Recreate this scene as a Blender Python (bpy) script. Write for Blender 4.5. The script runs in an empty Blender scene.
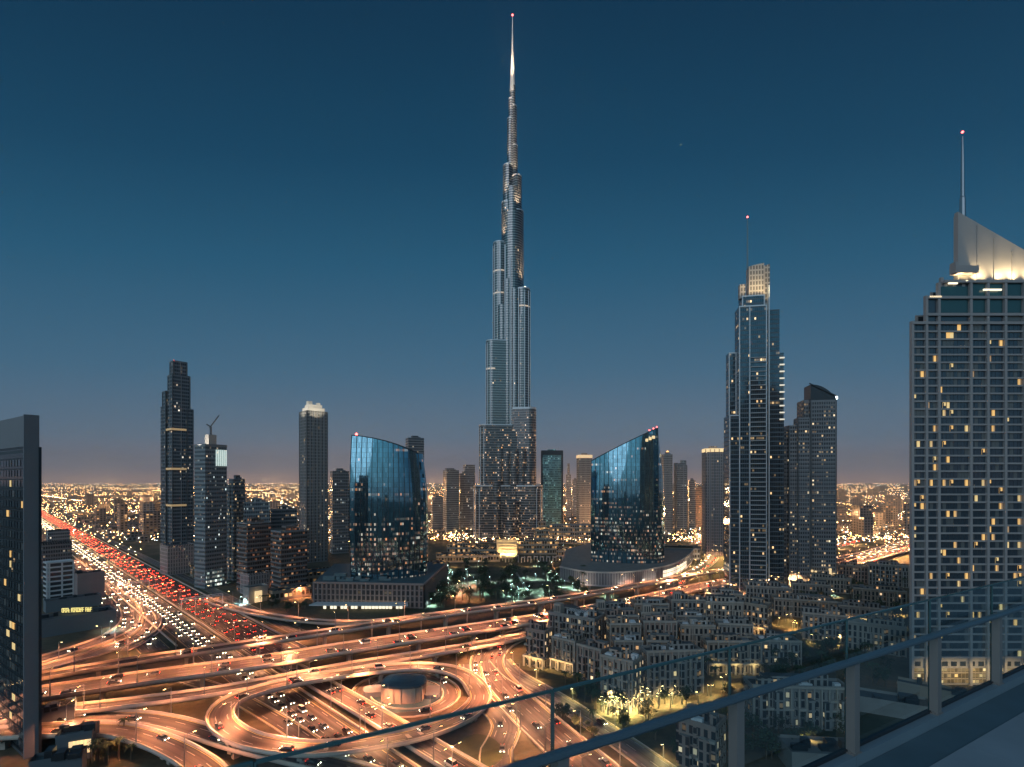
import bpy, math, random
from mathutils import Vector, noise
random.seed(11)
C = bpy.context.scene
COL = C.collection
PI = math.pi
# ------------------------------------------------------------------ camera
F = 525.0; H = 90.0; HZ = 481.0
cd = bpy.data.cameras.new('camera'); cam = bpy.data.objects.new('camera', cd); COL.objects.link(cam)
cd.sensor_width = 36.0; cd.lens = 36.0*F/1024; cd.shift_y = (HZ-383.5)/1024
cd.clip_start = 0.1; cd.clip_end = 60000
cam.location = (0, 0, H); cam.rotation_euler = (PI/2, 0, 0)
C.camera = cam
# ------------------------------------------------------------------ colour management, sky, dusk glow
def lin(c):
    return tuple(((x/255)/12.92 if x/255 <= .04045 else ((x/255+.055)/1.055)**2.4) for x in c)
C.view_settings.view_transform = 'Standard'; C.view_settings.look = 'None'
C.view_settings.exposure = 0.0; C.view_settings.gamma = 1.0
C.view_settings.use_curve_mapping = False
C.cycles.use_denoising = True
C.cycles.max_bounces = 6; C.cycles.diffuse_bounces = 2; C.cycles.glossy_bounces = 3
C.cycles.transmission_bounces = 4; C.cycles.transparent_max_bounces = 12; C.cycles.volume_bounces = 0
C.cycles.caustics_reflective = False; C.cycles.caustics_refractive = False
C.cycles.sample_clamp_indirect = 4.0
W = bpy.data.worlds.new('World'); C.world = W; W.use_nodes = True
nt = W.node_tree; nt.nodes.clear()
def N(nt, typ, **kw):
    n = nt.nodes.new(typ)
    for k, v in kw.items():
        setattr(n, k, v)
    return n
def L(nt, a, b): nt.links.new(a, b)
def M(nt, op, a, b=None, c=None, clamp=False):
    n = nt.nodes.new('ShaderNodeMath'); n.operation = op; n.use_clamp = clamp
    for i, x in enumerate((a, b, c)):
        if x is None: continue
        if isinstance(x, (int, float)): n.inputs[i].default_value = x
        else: nt.links.new(x, n.inputs[i])
    return n.outputs[0]
def MIX(nt, fac, a, b, blend='MIX'):
    n = nt.nodes.new('ShaderNodeMix'); n.data_type = 'RGBA'; n.blend_type = blend
    for s, x in ((n.inputs[0], fac), (n.inputs[6], a), (n.inputs[7], b)):
        if isinstance(x, (int, float)): s.default_value = x
        elif isinstance(x, tuple): s.default_value = (x+(1,))[:4]
        else: nt.links.new(x, s)
    return n.outputs[2]
tc = N(nt, 'ShaderNodeTexCoord'); sp = N(nt, 'ShaderNodeSeparateXYZ'); L(nt, tc.outputs['Generated'], sp.inputs[0])
def ramp(nt, fac, stops):
    r = nt.nodes.new('ShaderNodeValToRGB'); el = r.color_ramp.elements
    while len(el) < len(stops): el.new(.5)
    for e, (p, c) in zip(el, stops):
        e.position = p; e.color = tuple(c)+(1,)
    nt.links.new(fac, r.inputs[0]); return r.outputs[0]
zz_ = M(nt, 'ADD', sp.outputs[2], M(nt, 'MULTIPLY', M(nt, 'MULTIPLY', sp.outputs[0], sp.outputs[0]), M(nt, 'MULTIPLY', sp.outputs[2], .45)))
front = ramp(nt, zz_, [(0, lin((184, 142, 130))), (.025, lin((128, 119, 134))), (.08, lin((86, 113, 138))), (.20, lin((56, 103, 133))),
                                 (.38, lin((26, 86, 118))), (.52, lin((8, 66, 97))), (.68, lin((3, 49, 77))), (1, lin((0, 34, 56)))])
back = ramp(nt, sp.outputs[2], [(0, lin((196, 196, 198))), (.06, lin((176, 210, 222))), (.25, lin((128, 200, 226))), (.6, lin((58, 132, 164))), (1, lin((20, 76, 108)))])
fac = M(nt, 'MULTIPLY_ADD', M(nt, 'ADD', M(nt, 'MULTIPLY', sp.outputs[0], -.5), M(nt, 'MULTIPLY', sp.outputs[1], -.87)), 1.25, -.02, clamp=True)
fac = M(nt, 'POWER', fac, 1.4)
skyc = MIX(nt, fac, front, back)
nis = N(nt, 'ShaderNodeTexSky'); nis.sky_type = 'NISHITA'; nis.sun_disc = False
nis.sun_elevation = math.radians(-4); nis.sun_rotation = math.radians(200)
# the twilight Nishita sky adds its last faint glow
nm = N(nt, 'ShaderNodeVectorMath', operation='SCALE'); L(nt, nis.outputs[0], nm.inputs[0]); nm.inputs[3].default_value = .01
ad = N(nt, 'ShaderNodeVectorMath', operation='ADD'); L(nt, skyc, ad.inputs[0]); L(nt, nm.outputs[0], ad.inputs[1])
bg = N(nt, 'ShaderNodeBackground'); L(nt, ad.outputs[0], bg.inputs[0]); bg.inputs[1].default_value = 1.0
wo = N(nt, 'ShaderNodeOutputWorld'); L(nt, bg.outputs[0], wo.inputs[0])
sd = bpy.data.lights.new('afterglow', 'SUN'); sd.energy = .65; sd.angle = math.radians(50); sd.color = (.86, .88, 1)
sun = bpy.data.objects.new('afterglow', sd); COL.objects.link(sun)
sun.rotation_euler = (math.radians(62), 0, math.radians(-25))
# ------------------------------------------------------------------ helpers: points from the picture, meshes, tags
def R(px, py, z=0.0):
    D = F*(H-z)/(py-HZ); return Vector(((px-512)*D/F, D, z))
def zat(py, D): return H+(HZ-py)*D/F
class MB:
    def __init__(s): s.v = []; s.f = []; s.mi = []; s.uv = []
    def face(s, pts, mi=0, uvs=None):
        i = len(s.v); s.v += [tuple(p) for p in pts]; n = len(pts)
        s.f.append(tuple(range(i, i+n))); s.mi.append(mi)
        s.uv += list(uvs) if uvs else [(0, 0)]*n
    def prism(s, poly, z0, z1, mi=0, top=None, u0=0, bottom=False, z1s=None):
        # poly counter-clockwise from above
        n = len(poly); u = u0; zt = z1s or [z1]*n
        for i in range(n):
            a, b = poly[i], poly[(i+1) % n]; j = (i+1) % n
            l = math.hypot(b[0]-a[0], b[1]-a[1])
            s.face([(a[0], a[1], z0), (b[0], b[1], z0), (b[0], b[1], zt[j]), (a[0], a[1], zt[i])], mi,
                   [(u, z0), (u+l, z0), (u+l, zt[j]), (u, zt[i])]); u += l
        if top is not None:
            s.face([(p[0], p[1], zt[i]) for i, p in enumerate(poly)], top, [(p[0], p[1]) for p in poly])
        if bottom: s.face([(p[0], p[1], z0) for p in reversed(poly)], mi)
    def box(s, c, a, b, z0, z1, yaw=0, mi=0, top=None, u0=0, bottom=True):
        s.prism(rect(c, a, b, yaw), z0, z1, mi, mi if top is None else top, u0, bottom)
    def bar(s, p, q, w, h, mi=0):
        p = Vector(p); q = Vector(q); d = (q-p).normalized()
        up = Vector((0, 0, 1)) if abs(d.z) < .95 else Vector((0, 1, 0))
        x = d.cross(up).normalized()*w/2; y = x.cross(d).normalized()*h/2
        P = [p-x-y, p+x-y, p+x+y, p-x+y]; Q = [q-x-y, q+x-y, q+x+y, q-x+y]
        for i in range(4):
            j = (i+1) % 4; s.face([P[i], P[j], Q[j], Q[i]], mi)
        s.face(P[::-1], mi); s.face(Q, mi)
    def lathe(s, c, prof, n=16, mi=0, cap=True):
        for (r0, z0), (r1, z1) in zip(prof, prof[1:]):
            for k in range(n):
                a, b = 2*PI*k/n, 2*PI*(k+1)/n
                s.face([(c[0]+r0*math.cos(a), c[1]+r0*math.sin(a), z0), (c[0]+r0*math.cos(b), c[1]+r0*math.sin(b), z0),
                        (c[0]+r1*math.cos(b), c[1]+r1*math.sin(b), z1), (c[0]+r1*math.cos(a), c[1]+r1*math.sin(a), z1)], mi,
                       [(r0*a, z0), (r0*b, z0), (r0*b, z1), (r0*a, z1)])
        if cap:
            r, z = prof[-1]; s.face([(c[0]+r*math.cos(2*PI*k/n), c[1]+r*math.sin(2*PI*k/n), z) for k in range(n)], mi)
    def build(s, name, mats, parent=None, smooth=False, loc=None):
        me = bpy.data.meshes.new(name); me.from_pydata(s.v, [], s.f)
        for m in (mats if isinstance(mats, (list, tuple)) else [mats]): me.materials.append(m)
        me.polygons.foreach_set('material_index', s.mi)
        ul = me.uv_layers.new(name='UVMap'); ul.data.foreach_set('uv', [x for p in s.uv for x in p])
        if smooth: me.polygons.foreach_set('use_smooth', [True]*len(s.f))
        me.update()
        o = bpy.data.objects.new(name, me); COL.objects.link(o)
        if parent: o.parent = parent
        if loc is not None: o.location = loc
        return o
def rect(c, a, b, yaw=0):
    cs, sn = math.cos(yaw), math.sin(yaw)
    return [(c[0]+x*cs-y*sn, c[1]+x*sn+y*cs) for x, y in ((-a/2, -b/2), (a/2, -b/2), (a/2, b/2), (-a/2, b/2))]
def ellipse(c, a, b, yaw=0, n=28, p=2.0):
    cs, sn = math.cos(yaw), math.sin(yaw); out = []
    for k in range(n):
        t = 2*PI*k/n; ct, st = math.cos(t), math.sin(t)
        x = a/2*math.copysign(abs(ct)**(2/p), ct); y = b/2*math.copysign(abs(st)**(2/p), st)
        out.append((c[0]+x*cs-y*sn, c[1]+x*sn+y*cs))
    return out
def tag(o, label=None, cat=None, group=None, kind=None):
    if label: o['label'] = label
    if cat: o['category'] = cat
    if group: o['group'] = group
    if kind: o['kind'] = kind
    return o
def thing(name, label, cat, loc=(0, 0, 0), rz=0, group=None):
    o = bpy.data.objects.new(name, None); COL.objects.link(o); o.empty_display_size = .5
    o.location = loc; o.rotation_euler = (0, 0, rz); return tag(o, label, cat, group)
def copy_tree(o, parent=None):
    c = o.copy(); COL.objects.link(c); c.parent = parent
    for ch in o.children: copy_tree(ch, c)
    return c
# ------------------------------------------------------------------ materials
def mat(name, base, rough=.7, metal=0.0, emit=None, es=0.0, sample=False, var=0.0, scale=.2, spec=.5, bump=0.0):
    m = bpy.data.materials.new(name); m.use_nodes = True; t = m.node_tree; b = t.nodes['Principled BSDF']
    b.inputs['Base Color'].default_value = tuple(base)+(1,); b.inputs['Roughness'].default_value = rough
    b.inputs['Metallic'].default_value = metal; b.inputs['Specular IOR Level'].default_value = spec
    if emit:
        b.inputs['Emission Color'].default_value = tuple(emit)+(1,); b.inputs['Emission Strength'].default_value = es
    if not sample: m.cycles.emission_sampling = 'NONE'
    if var:
        g = N(t, 'ShaderNodeNewGeometry'); nz = N(t, 'ShaderNodeTexNoise'); nz.inputs['Scale'].default_value = scale; nz.inputs['Detail'].default_value = 6
        L(t, g.outputs['Position'], nz.inputs['Vector'])
        k = M(t, 'MULTIPLY_ADD', nz.outputs[0], var*2, 1-var)
        cm = MIX(t, 1.0, tuple(base), (1, 1, 1), 'MULTIPLY'); sc = N(t, 'ShaderNodeVectorMath', operation='SCALE')
        sc.inputs[0].default_value = tuple(base); L(t, k, sc.inputs[3]); L(t, sc.outputs[0], b.inputs['Base Color'])
        if bump:
            bp = N(t, 'ShaderNodeBump'); bp.inputs['Strength'].default_value = bump; L(t, nz.outputs[0], bp.inputs['Height']); L(t, bp.outputs[0], b.inputs['Normal'])
    return m
WARM = (1.0, .62, .27); COOL = (.72, .95, 1.0); AMBER = (1.0, .46, .14)
def facade(name, wall, glass, cw=3.4, ch=3.5, fu=.25, fv=.35, lit=.08, A=WARM, B=(1, .85, .6), es=.9, seed=1.0, gr=.12, gm=0.0, wr=.7, wm=0.0,
           top=None, floors=.0, gspec=.5, wob=0.0, run=1.0):
    """wall with a grid of windows in metres (from the UV map); some windows are lit"""
    m = bpy.data.materials.new(name); m.use_nodes = True; t = m.node_tree; b = t.nodes['Principled BSDF']; m.cycles.emission_sampling = 'NONE'
    uv = N(t, 'ShaderNodeUVMap'); s = N(t, 'ShaderNodeSeparateXYZ'); L(t, uv.outputs[0], s.inputs[0])
    u = M(t, 'DIVIDE', s.outputs[0], cw); v = M(t, 'DIVIDE', s.outputs[1], ch)
    mask = M(t, 'MULTIPLY', M(t, 'GREATER_THAN', M(t, 'FRACT', u), fu), M(t, 'GREATER_THAN', M(t, 'FRACT', v), fv))
    def white(x, y, z):
        c = N(t, 'ShaderNodeCombineXYZ'); w = N(t, 'ShaderNodeTexWhiteNoise'); w.noise_dimensions = '3D'
        for i, q in enumerate((x, y, z)):
            if isinstance(q, (int, float)): c.inputs[i].default_value = q
            else: L(t, q, c.inputs[i])
        L(t, c.outputs[0], w.inputs[0]); return w.outputs[0], w.outputs[1]
    fl_u = M(t, 'FLOOR', u); fl_v = M(t, 'FLOOR', v)
    r1, c1 = white(M(t, 'FLOOR', M(t, 'DIVIDE', u, run)), fl_v, seed)
    rf, _ = white(M(t, 'FLOOR', M(t, 'DIVIDE', u, 8.0)), fl_v, seed+3.3)
    sc = N(t, 'ShaderNodeSeparateColor'); L(t, c1, sc.inputs[0])
    p = lit
    if top:
        p = M(t, 'MULTIPLY', lit, M(t, 'ADD', M(t, 'DIVIDE', M(t, 'SUBTRACT', top, s.outputs[1]), top*.4, clamp=True), .08))
    on = M(t, 'LESS_THAN', r1, p)
    emk = M(t, 'MULTIPLY', M(t, 'MULTIPLY', M(t, 'GREATER_THAN', M(t, 'FRACT', v), max(fv, .38)), M(t, 'LESS_THAN', M(t, 'FRACT', v), .86)), M(t, 'GREATER_THAN', M(t, 'FRACT', u), max(fu, .2)))
    if floors:
        on = M(t, 'MAXIMUM', on, M(t, 'MULTIPLY', M(t, 'LESS_THAN', rf, floors), M(t, 'LESS_THAN', r1, .75)))
    e = M(t, 'MULTIPLY', M(t, 'MULTIPLY', emk, on), M(t, 'MULTIPLY_ADD', M(t, 'POWER', sc.outputs[1], 4.0), es*1.5, es*.12))
    L(t, MIX(t, sc.outputs[2], A, B), b.inputs['Emission Color']); L(t, e, b.inputs['Emission Strength'])
    g = MIX(t, M(t, 'MULTIPLY', r1, .6), tuple(glass), tuple(x*.45 for x in glass))
    L(t, MIX(t, mask, tuple(wall), g), b.inputs['Base Color'])
    L(t, M(t, 'MULTIPLY_ADD', mask, gr-wr, wr), b.inputs['Roughness'])
    L(t, M(t, 'MULTIPLY_ADD', mask, gm-wm, wm), b.inputs['Metallic'])
    b.inputs['Specular IOR Level'].default_value = gspec
    if wob:
        # each pane sits a hair out of true, so reflections break up
        r2, c2 = white(fl_u, fl_v, seed+9.1)
        geo = N(t, 'ShaderNodeNewGeometry')
        sb = N(t, 'ShaderNodeVectorMath', operation='SUBTRACT'); L(t, c2, sb.inputs[0]); sb.inputs[1].default_value = (.5, .5, .5)
        sv = N(t, 'ShaderNodeVectorMath', operation='SCALE'); L(t, sb.outputs[0], sv.inputs[0]); sv.inputs[3].default_value = wob
        av = N(t, 'ShaderNodeVectorMath', operation='ADD'); L(t, geo.outputs['Normal'], av.inputs[0]); L(t, sv.outputs[0], av.inputs[1])
        nn = N(t, 'ShaderNodeVectorMath', operation='NORMALIZE'); L(t, av.outputs[0], nn.inputs[0]); L(t, nn.outputs[0], b.inputs['Normal'])
    return m
def road_mat(name, base, edge=(.55, .42, .12), lanes=3.6, var=.35):
    """asphalt: tyre-wear streaks along the lanes, painted strong to stand in for traffic light trails, dashed lane lines and solid edge lines; UV = metres across, metres along; the third coordinate is not needed"""
    m = bpy.data.materials.new(name); m.use_nodes = True; t = m.node_tree; b = t.nodes['Principled BSDF']
    uv = N(t, 'ShaderNodeUVMap'); s = N(t, 'ShaderNodeSeparateXYZ'); L(t, uv.outputs[0], s.inputs[0])
    mp = N(t, 'ShaderNodeMapping'); mp.inputs['Scale'].default_value = (1.6, .010, 1); L(t, uv.outputs[0], mp.inputs[0])
    nz = N(t, 'ShaderNodeTexNoise'); nz.inputs['Scale'].default_value = 1; nz.inputs['Detail'].default_value = 5; L(t, mp.outputs[0], nz.inputs['Vector'])
    n2 = N(t, 'ShaderNodeTexNoise'); n2.inputs['Scale'].default_value = .12; n2.inputs['Detail'].default_value = 6; L(t, uv.outputs[0], n2.inputs['Vector'])
    mp2 = N(t, 'ShaderNodeMapping'); mp2.inputs['Scale'].default_value = (.55, .004, 1); L(t, uv.outputs[0], mp2.inputs[0])
    n3 = N(t, 'ShaderNodeTexNoise'); n3.inputs['Scale'].default_value = 1; n3.inputs['Detail'].default_value = 2; L(t, mp2.outputs[0], n3.inputs['Vector'])
    rp = M(t, 'ADD', M(t, 'MULTIPLY_ADD', nz.outputs[0], var*6.0, 1-var*3.0), M(t, 'MULTIPLY_ADD', n3.outputs[0], 5.2, -2.5))  # streak contrast in the colour suggests trails of passing lights
    k = M(t, 'ADD', M(t, 'MAXIMUM', rp, .30), M(t, 'MULTIPLY_ADD', n2.outputs[0], .6, -.3))
    sc = N(t, 'ShaderNodeVectorMath', operation='SCALE'); sc.inputs[0].default_value = base; L(t, k, sc.inputs[3])
    x = M(t, 'FRACT', M(t, 'DIVIDE', s.outputs[0], lanes))
    line = M(t, 'LESS_THAN', M(t, 'ABSOLUTE', M(t, 'SUBTRACT', x, .5)), .03)
    dash = M(t, 'LESS_THAN', M(t, 'FRACT', M(t, 'DIVIDE', s.outputs[1], 12.0)), .4)
    col = MIX(t, M(t, 'MULTIPLY', M(t, 'MULTIPLY', line, dash), .8), sc.outputs[0], (.62, .60, .55))
    L(t, col, b.inputs['Base Color']); b.inputs['Roughness'].default_value = .55
    return m
MT = {}
MT['concrete'] = mat('concrete', (.38, .34, .29), .8, var=.25, scale=.3)
MT['parapet'] = mat('parapet_concrete', (.60, .53, .44), .75, var=.2, scale=.5)
MT['dark_roof'] = mat('dark_roof', (.075, .085, .09), .85, var=.4, scale=.15)
MT['pale_roof'] = mat('pale_roof', (.20, .20, .19), .85, var=.35, scale=.2)
MT['teal_roof'] = mat('teal_roof', (.05, .10, .12), .6, var=.3, scale=.2)
MT['steel'] = mat('steel', (.30, .33, .36), .35, .8)
MT['dark_steel'] = mat('dark_steel', (.05, .06, .07), .4, .6)
MT['white_metal'] = mat('white_metal', (.7, .7, .7), .45)
MT['stone'] = mat('pale_stone', (.40, .37, .34), .75, var=.12, scale=.1)
MT['asphalt'] = road_mat('asphalt', (.052, .043, .040), var=.34)
MT['asphalt_deck'] = road_mat('deck_asphalt', (.054, .045, .041), var=.34)
MT['asphalt_grey'] = road_mat('grey_asphalt', (.10, .10, .10), var=.15)
MT['red_lamp'] = mat('red_beacon', (.3, .02, .02), .4, emit=(1, .10, .09), es=9)
MT['white_lamp'] = mat('white_lamp', (.8, .8, .8), .4, emit=(.9, 1, .95), es=9)
MT['warm_lamp'] = mat('sodium_lamp', (.8, .6, .3), .4, emit=(1, .62, .25), es=30)
MT['cool_lamp'] = mat('cool_lamp', (.8, .8, .8), .4, emit=(.70, 1, .93), es=25)
# ------------------------------------------------------------------ ground
def ground_mat():
    m = bpy.data.materials.new('ground'); m.use_nodes = True; t = m.node_tree; b = t.nodes['Principled BSDF']
    g = N(t, 'ShaderNodeNewGeometry')
    a = N(t, 'ShaderNodeTexNoise'); a.inputs['Scale'].default_value = .02; a.inputs['Detail'].default_value = 8; L(t, g.outputs['Position'], a.inputs['Vector'])
    c = N(t, 'ShaderNodeTexNoise'); c.inputs['Scale'].default_value = .35; c.inputs['Detail'].default_value = 5; L(t, g.outputs['Position'], c.inputs['Vector'])
    k = M(t, 'MULTIPLY_ADD', a.outputs[0], 4.0, -1.5, clamp=True)
    col = MIX(t, k, (.045, .05, .025), (.15, .115, .075))
    sc = N(t, 'ShaderNodeVectorMath', operation='SCALE'); L(t, col, sc.inputs[0]); L(t, M(t, 'MULTIPLY_ADD', c.outputs[0], 1.2, .4), sc.inputs[3])
    L(t, sc.outputs[0], b.inputs['Base Color']); b.inputs['Roughness'].default_value = .95
    return m
MT['ground'] = ground_mat()
mb = MB(); rr = [0, 120, 300, 700, 1600, 4000, 9000, 19000]
for r0, r1 in zip(rr, rr[1:]):
    for k in range(32):
        a, b = 2*PI*k/32, 2*PI*(k+1)/32
        q = [(r0*math.cos(a), r0*math.sin(a), 0), (r1*math.cos(a), r1*math.sin(a), 0), (r1*math.cos(b), r1*math.sin(b), 0), (r0*math.cos(b), r0*math.sin(b), 0)]
        mb.face(q[1:] if r0 == 0 and False else (q if r0 else q[1:]), 0)
tag(mb.build('ground', MT['ground']), kind='structure')

# ------------------------------------------------------------------ roads
def spline(P, step=3.0, closed=False):
    P = [Vector(p) for p in P]; n = len(P); out = []
    segs = n if closed else n-1
    for i in range(segs):
        if closed: a, b, c, d = P[i-1], P[i], P[(i+1) % n], P[(i+2) % n]
        else: a, b, c, d = P[max(i-1, 0)], P[i], P[i+1], P[min(i+2, n-1)]
        k = max(2, int((c-b).length/1.0))
        for j in range(k):
            t = j/k
            out.append(.5*((2*b)+(c-a)*t+(2*a-5*b+4*c-d)*t*t+(3*b-a-3*c+d)*t**3))
    if not closed: out.append(P[-1])
    else: out.append(out[0].copy())
    res = [out[0]]; acc = 0
    for p, q in zip(out, out[1:]):
        acc += (q-p).length
        if acc >= step: res.append(q); acc = 0
    if closed: res[-1] = res[0].copy() if (res[-1]-res[0]).length < step*.9 else res[-1]
    if closed and (res[-1]-res[0]).length > .01: res.append(res[0].copy())
    return res
def normals(pts):
    n = len(pts); closed = (pts[0]-pts[-1]).length < .01; out = []
    for i in range(n):
        if closed: a = pts[i-1] if i else pts[-2]; b = pts[i+1] if i < n-1 else pts[1]
        else: a = pts[max(i-1, 0)]; b = pts[min(i+1, n-1)]
        d = b-a; d.z = 0; d.normalize(); out.append(Vector((d.y, -d.x, 0)))   # points to the right of travel
    return out
def strip(mb, pts, nr, o0, o1, dz, mi=0, u0=None):
    v = 0
    for i in range(len(pts)-1):
        l = (pts[i+1]-pts[i]).length; z = Vector((0, 0, dz))
        mb.face([pts[i]+nr[i]*o0+z, pts[i]+nr[i]*o1+z, pts[i+1]+nr[i+1]*o1+z, pts[i+1]+nr[i+1]*o0+z], mi,
                [(o0 if u0 is None else u0, v), (o1 if u0 is None else u0+o1-o0, v), (o1 if u0 is None else u0+o1-o0, v+l), (o0 if u0 is None else u0, v+l)])
        v += l
def wallstrip(mb, pts, nr, o, w, z0, z1, mi=0):
    # a low wall of width w at offset o, z from z0 to z1 above the path
    a, b = Vector((0, 0, z0)), Vector((0, 0, z1))
    for i in range(len(pts)-1):
        j = i+1
        for (p, q, zp, zq) in ((o-w/2, o-w/2, a, b), (o-w/2, o+w/2, b, b), (o+w/2, o+w/2, b, a)):
            mb.face([pts[i]+nr[i]*p+zp, pts[j]+nr[j]*p+zp, pts[j]+nr[j]*q+zq, pts[i]+nr[i]*q+zq], mi)
PATHS = {}
MT['edge_paint'] = mat('edge_paint', (.62, .50, .20), .6)
MT['white_paint'] = mat('white_paint', (.70, .70, .66), .6)
def road(key, name, label, cat, pts, w, deck=True, thick=1.3, piers=32, barrier=.95, kind=None, asphalt='asphalt_deck', closed=False, skip=lambda p: False, group=None, lift=0.0, walls=(1, 1)):
    P = spline(pts, 4.0, closed); nr = normals(P); PATHS[key] = (P, nr, w)
    root = thing(name, label, cat, group=group) if cat else None
    mb = MB(); strip(mb, P, nr, w/2-.5, -w/2+.5, lift+.02, u0=0)
    surf = mb.build('road_surface' if root else name, MT[asphalt], root)
    if not root: tag(surf, kind='structure'); root = surf
    for sgn in (-1, 1):
        mb = MB(); strip(mb, P, nr, sgn*(w/2-.85)+.14, sgn*(w/2-.85)-.14, lift+.03)
        mb.build('edge_line', MT['edge_paint'], root)
    if deck:
        mb = MB()
        for i in range(len(P)-1):
            j = i+1
            prof = [(-w/2, 0), (-w/2, -.45), (-w/2+1.6, -thick), (w/2-1.6, -thick), (w/2, -.45), (w/2, 0)]
            for (o0, za), (o1, zb) in zip(prof, prof[1:]):
                mb.face([P[i]+nr[i]*o0+Vector((0, 0, za)), P[j]+nr[j]*o0+Vector((0, 0, za)), P[j]+nr[j]*o1+Vector((0, 0, zb)), P[i]+nr[i]*o1+Vector((0, 0, zb))])
            mb.face([P[i]-nr[i]*w/2, P[i]+nr[i]*w/2, P[j]+nr[j]*w/2, P[j]-nr[j]*w/2])
        mb.build('deck', MT['concrete'], root)
        acc = piers/2
        for i in range(len(P)-1):
            acc += (P[i+1]-P[i]).length
            if acc > piers and P[i].z > 3.2:
                acc = 0
                if skip(P[i]): acc = piers-6; continue
                a = math.atan2(nr[i].y, nr[i].x); mb = MB()
                mb.box((0, 0), min(3.2, w*.3), 1.5, -P[i].z-.2, -thick-.9, a)
                mb.prism(rect((0, 0), min(w*.72, 9), 1.7, a), -thick-.9, -thick, 0)
                mb.build('pier', MT['concrete'], root, loc=P[i])
    if barrier:
        for sgn, on in zip((-1, 1), walls):
            if not on: continue
            mb = MB(); wallstrip(mb, P, nr, sgn*(w/2-.2), .4 if deck else .5, lift-.0, lift+barrier)
            mb.build('parapet' if deck else 'kerb_wall', MT['parapet'], root)
    return root
# the big highway: a straight line through (120-D, D); t = distance across it, s = distance along it
RT2 = math.sqrt(.5)
def hw(t, s, z=0.0): return Vector(((t-s)*RT2, (t+s)*RT2, z))
def hw_strip(name, t0, t1, z, s0, s1, asphalt):
    mb = MB(); S = [s0+(s1-s0)*k/60 for k in range(61)]
    for a, b in zip(S, S[1:]):
        mb.face([hw(t0, a, z), hw(t1, a, z), hw(t1, b, z), hw(t0, b, z)], 0, [(0, a), (t1-t0, a), (t1-t0, b), (0, b)])
    o = mb.build(name, MT[asphalt]); tag(o, kind='structure')
    for t in (t0+.6, t1-.6):
        mb = MB(); mb.face([hw(t-.12, s0, z+.012), hw(t+.12, s0, z+.012), hw(t+.12, s1, z+.012), hw(t-.12, s1, z+.012)])
        mb.build('edge_line', MT['edge_paint'], o)
    return o
hw_strip('highway_inbound_road', 76, 94, .05, 90, 3200, 'asphalt')
hw_strip('highway_outbound_road', 97, 120, .05, 268, 3200, 'asphalt')
hw_strip('collector_road', 56, 70, .03, 330, 3000, 'asphalt')
hw_strip('service_road', 126, 136, .03, 300, 2600, 'asphalt_grey')
def barrier(name, label, t, s0, s1, h=.9, w=.6):
    mb = MB(); P = [hw(t, s0+(s1-s0)*k/30) for k in range(31)]; wallstrip(mb, P, normals(P), 0, w, 0, h)
    return tag(mb.build(name, MT['parapet']), label, 'barrier')
barrier('median_barrier', 'long concrete median barrier between the white and red lanes of the wide highway', 95.5, 90, 2600)
barrier('side_barrier', 'low concrete barrier on the far tower side of the wide highway', 121.5, 268, 1500)
barrier('side_barrier', 'low concrete barrier between the wide highway and the collector lanes', 73, 330, 1500)

ux = lambda L: [R(*p) for p in L]
def on_highway(p):   # keep piers off the carriageways
    t = (p.x+p.y)*RT2; return 74 < t < 94.5 or 96.5 < t < 121
# raised decks
road('A', 'flyover', 'slim two lane flyover deck, upper one of the crossing pair', 'flyover',
     ux([(-60, 692, 8.6), (43, 676, 8.6), (127, 662, 8.6), (201, 651, 8.6), (260, 642, 8.6), (340, 630, 8.6), (430, 616, 8.5), (560, 598.5, 8), (650, 583, 7), (730, 569, 6), (850, 556, 5), (910, 541, 4), (1000, 527, 3)]), 9.5, skip=on_highway)
road('B', 'flyover', 'wide multi lane flyover deck, lower one of the crossing pair', 'flyover',
     ux([(-60, 709, 8), (43, 693, 8), (150, 677, 8), (260, 662, 8), (345, 648, 8), (450, 632, 8), (560, 615, 7.6), (640, 600, 7), (720, 583, 6), (840, 565, 5), (910, 549, 4), (1000, 536, 3)]), 16, skip=on_highway, thick=1.6)
road('C', 'flyover', 'narrow ramp deck passing just below the wide flyover and straight on to the curved road', 'flyover',
     ux([(-40, 724, 7), (43, 713, 7), (145, 701, 7), (205, 693, 6.8), (262, 683, 6.6), (334, 669, 6), (430, 653, 4.6), (490, 643, 3.4), (545, 631, 2), (600, 619, 1), (690, 600, .6)]), 8.5, skip=on_highway, lift=0)
road('LOOP', 'loop_ramp', 'closed oval loop ramp circling the round pavilion', 'ramp',
     ux([(272, 687, 7.2), (334, 675, 6.4), (415, 667, 4.6), (459, 673, 3.6), (480, 693, 3.0), (470, 712, 3.2), (440, 727, 4.0), (396, 739, 5.2), (318, 749, 6.6), (260, 743, 7.2), (231, 731, 7.4), (220, 716, 7.4), (233, 700, 7.4)]), 9.0, closed=True, skip=on_highway, piers=26)
road('D1', 'ramp', 'outer ramp deck curving from the dark office tower down beside the loop', 'ramp',
     ux([(-40, 726, 5.4), (43, 720, 5.4), (120, 717, 5.2), (165, 722, 4.8), (205, 733, 4.2), (245, 745, 3.6), (300, 758, 2.6), (350, 770, 1.6), (430, 795, .6)]), 9, skip=on_highway, piers=28)
road('D2', 'ramp', 'ramp deck nearest the teal roofs, splitting away downwards', 'ramp',
     ux([(-40, 736, 5.0), (43, 731, 5.0), (110, 730, 5.0), (150, 739, 4.8), (182, 753, 4.6), (206, 769, 4.4), (225, 790, 4.2)]), 9, skip=on_highway, piers=30)
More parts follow.
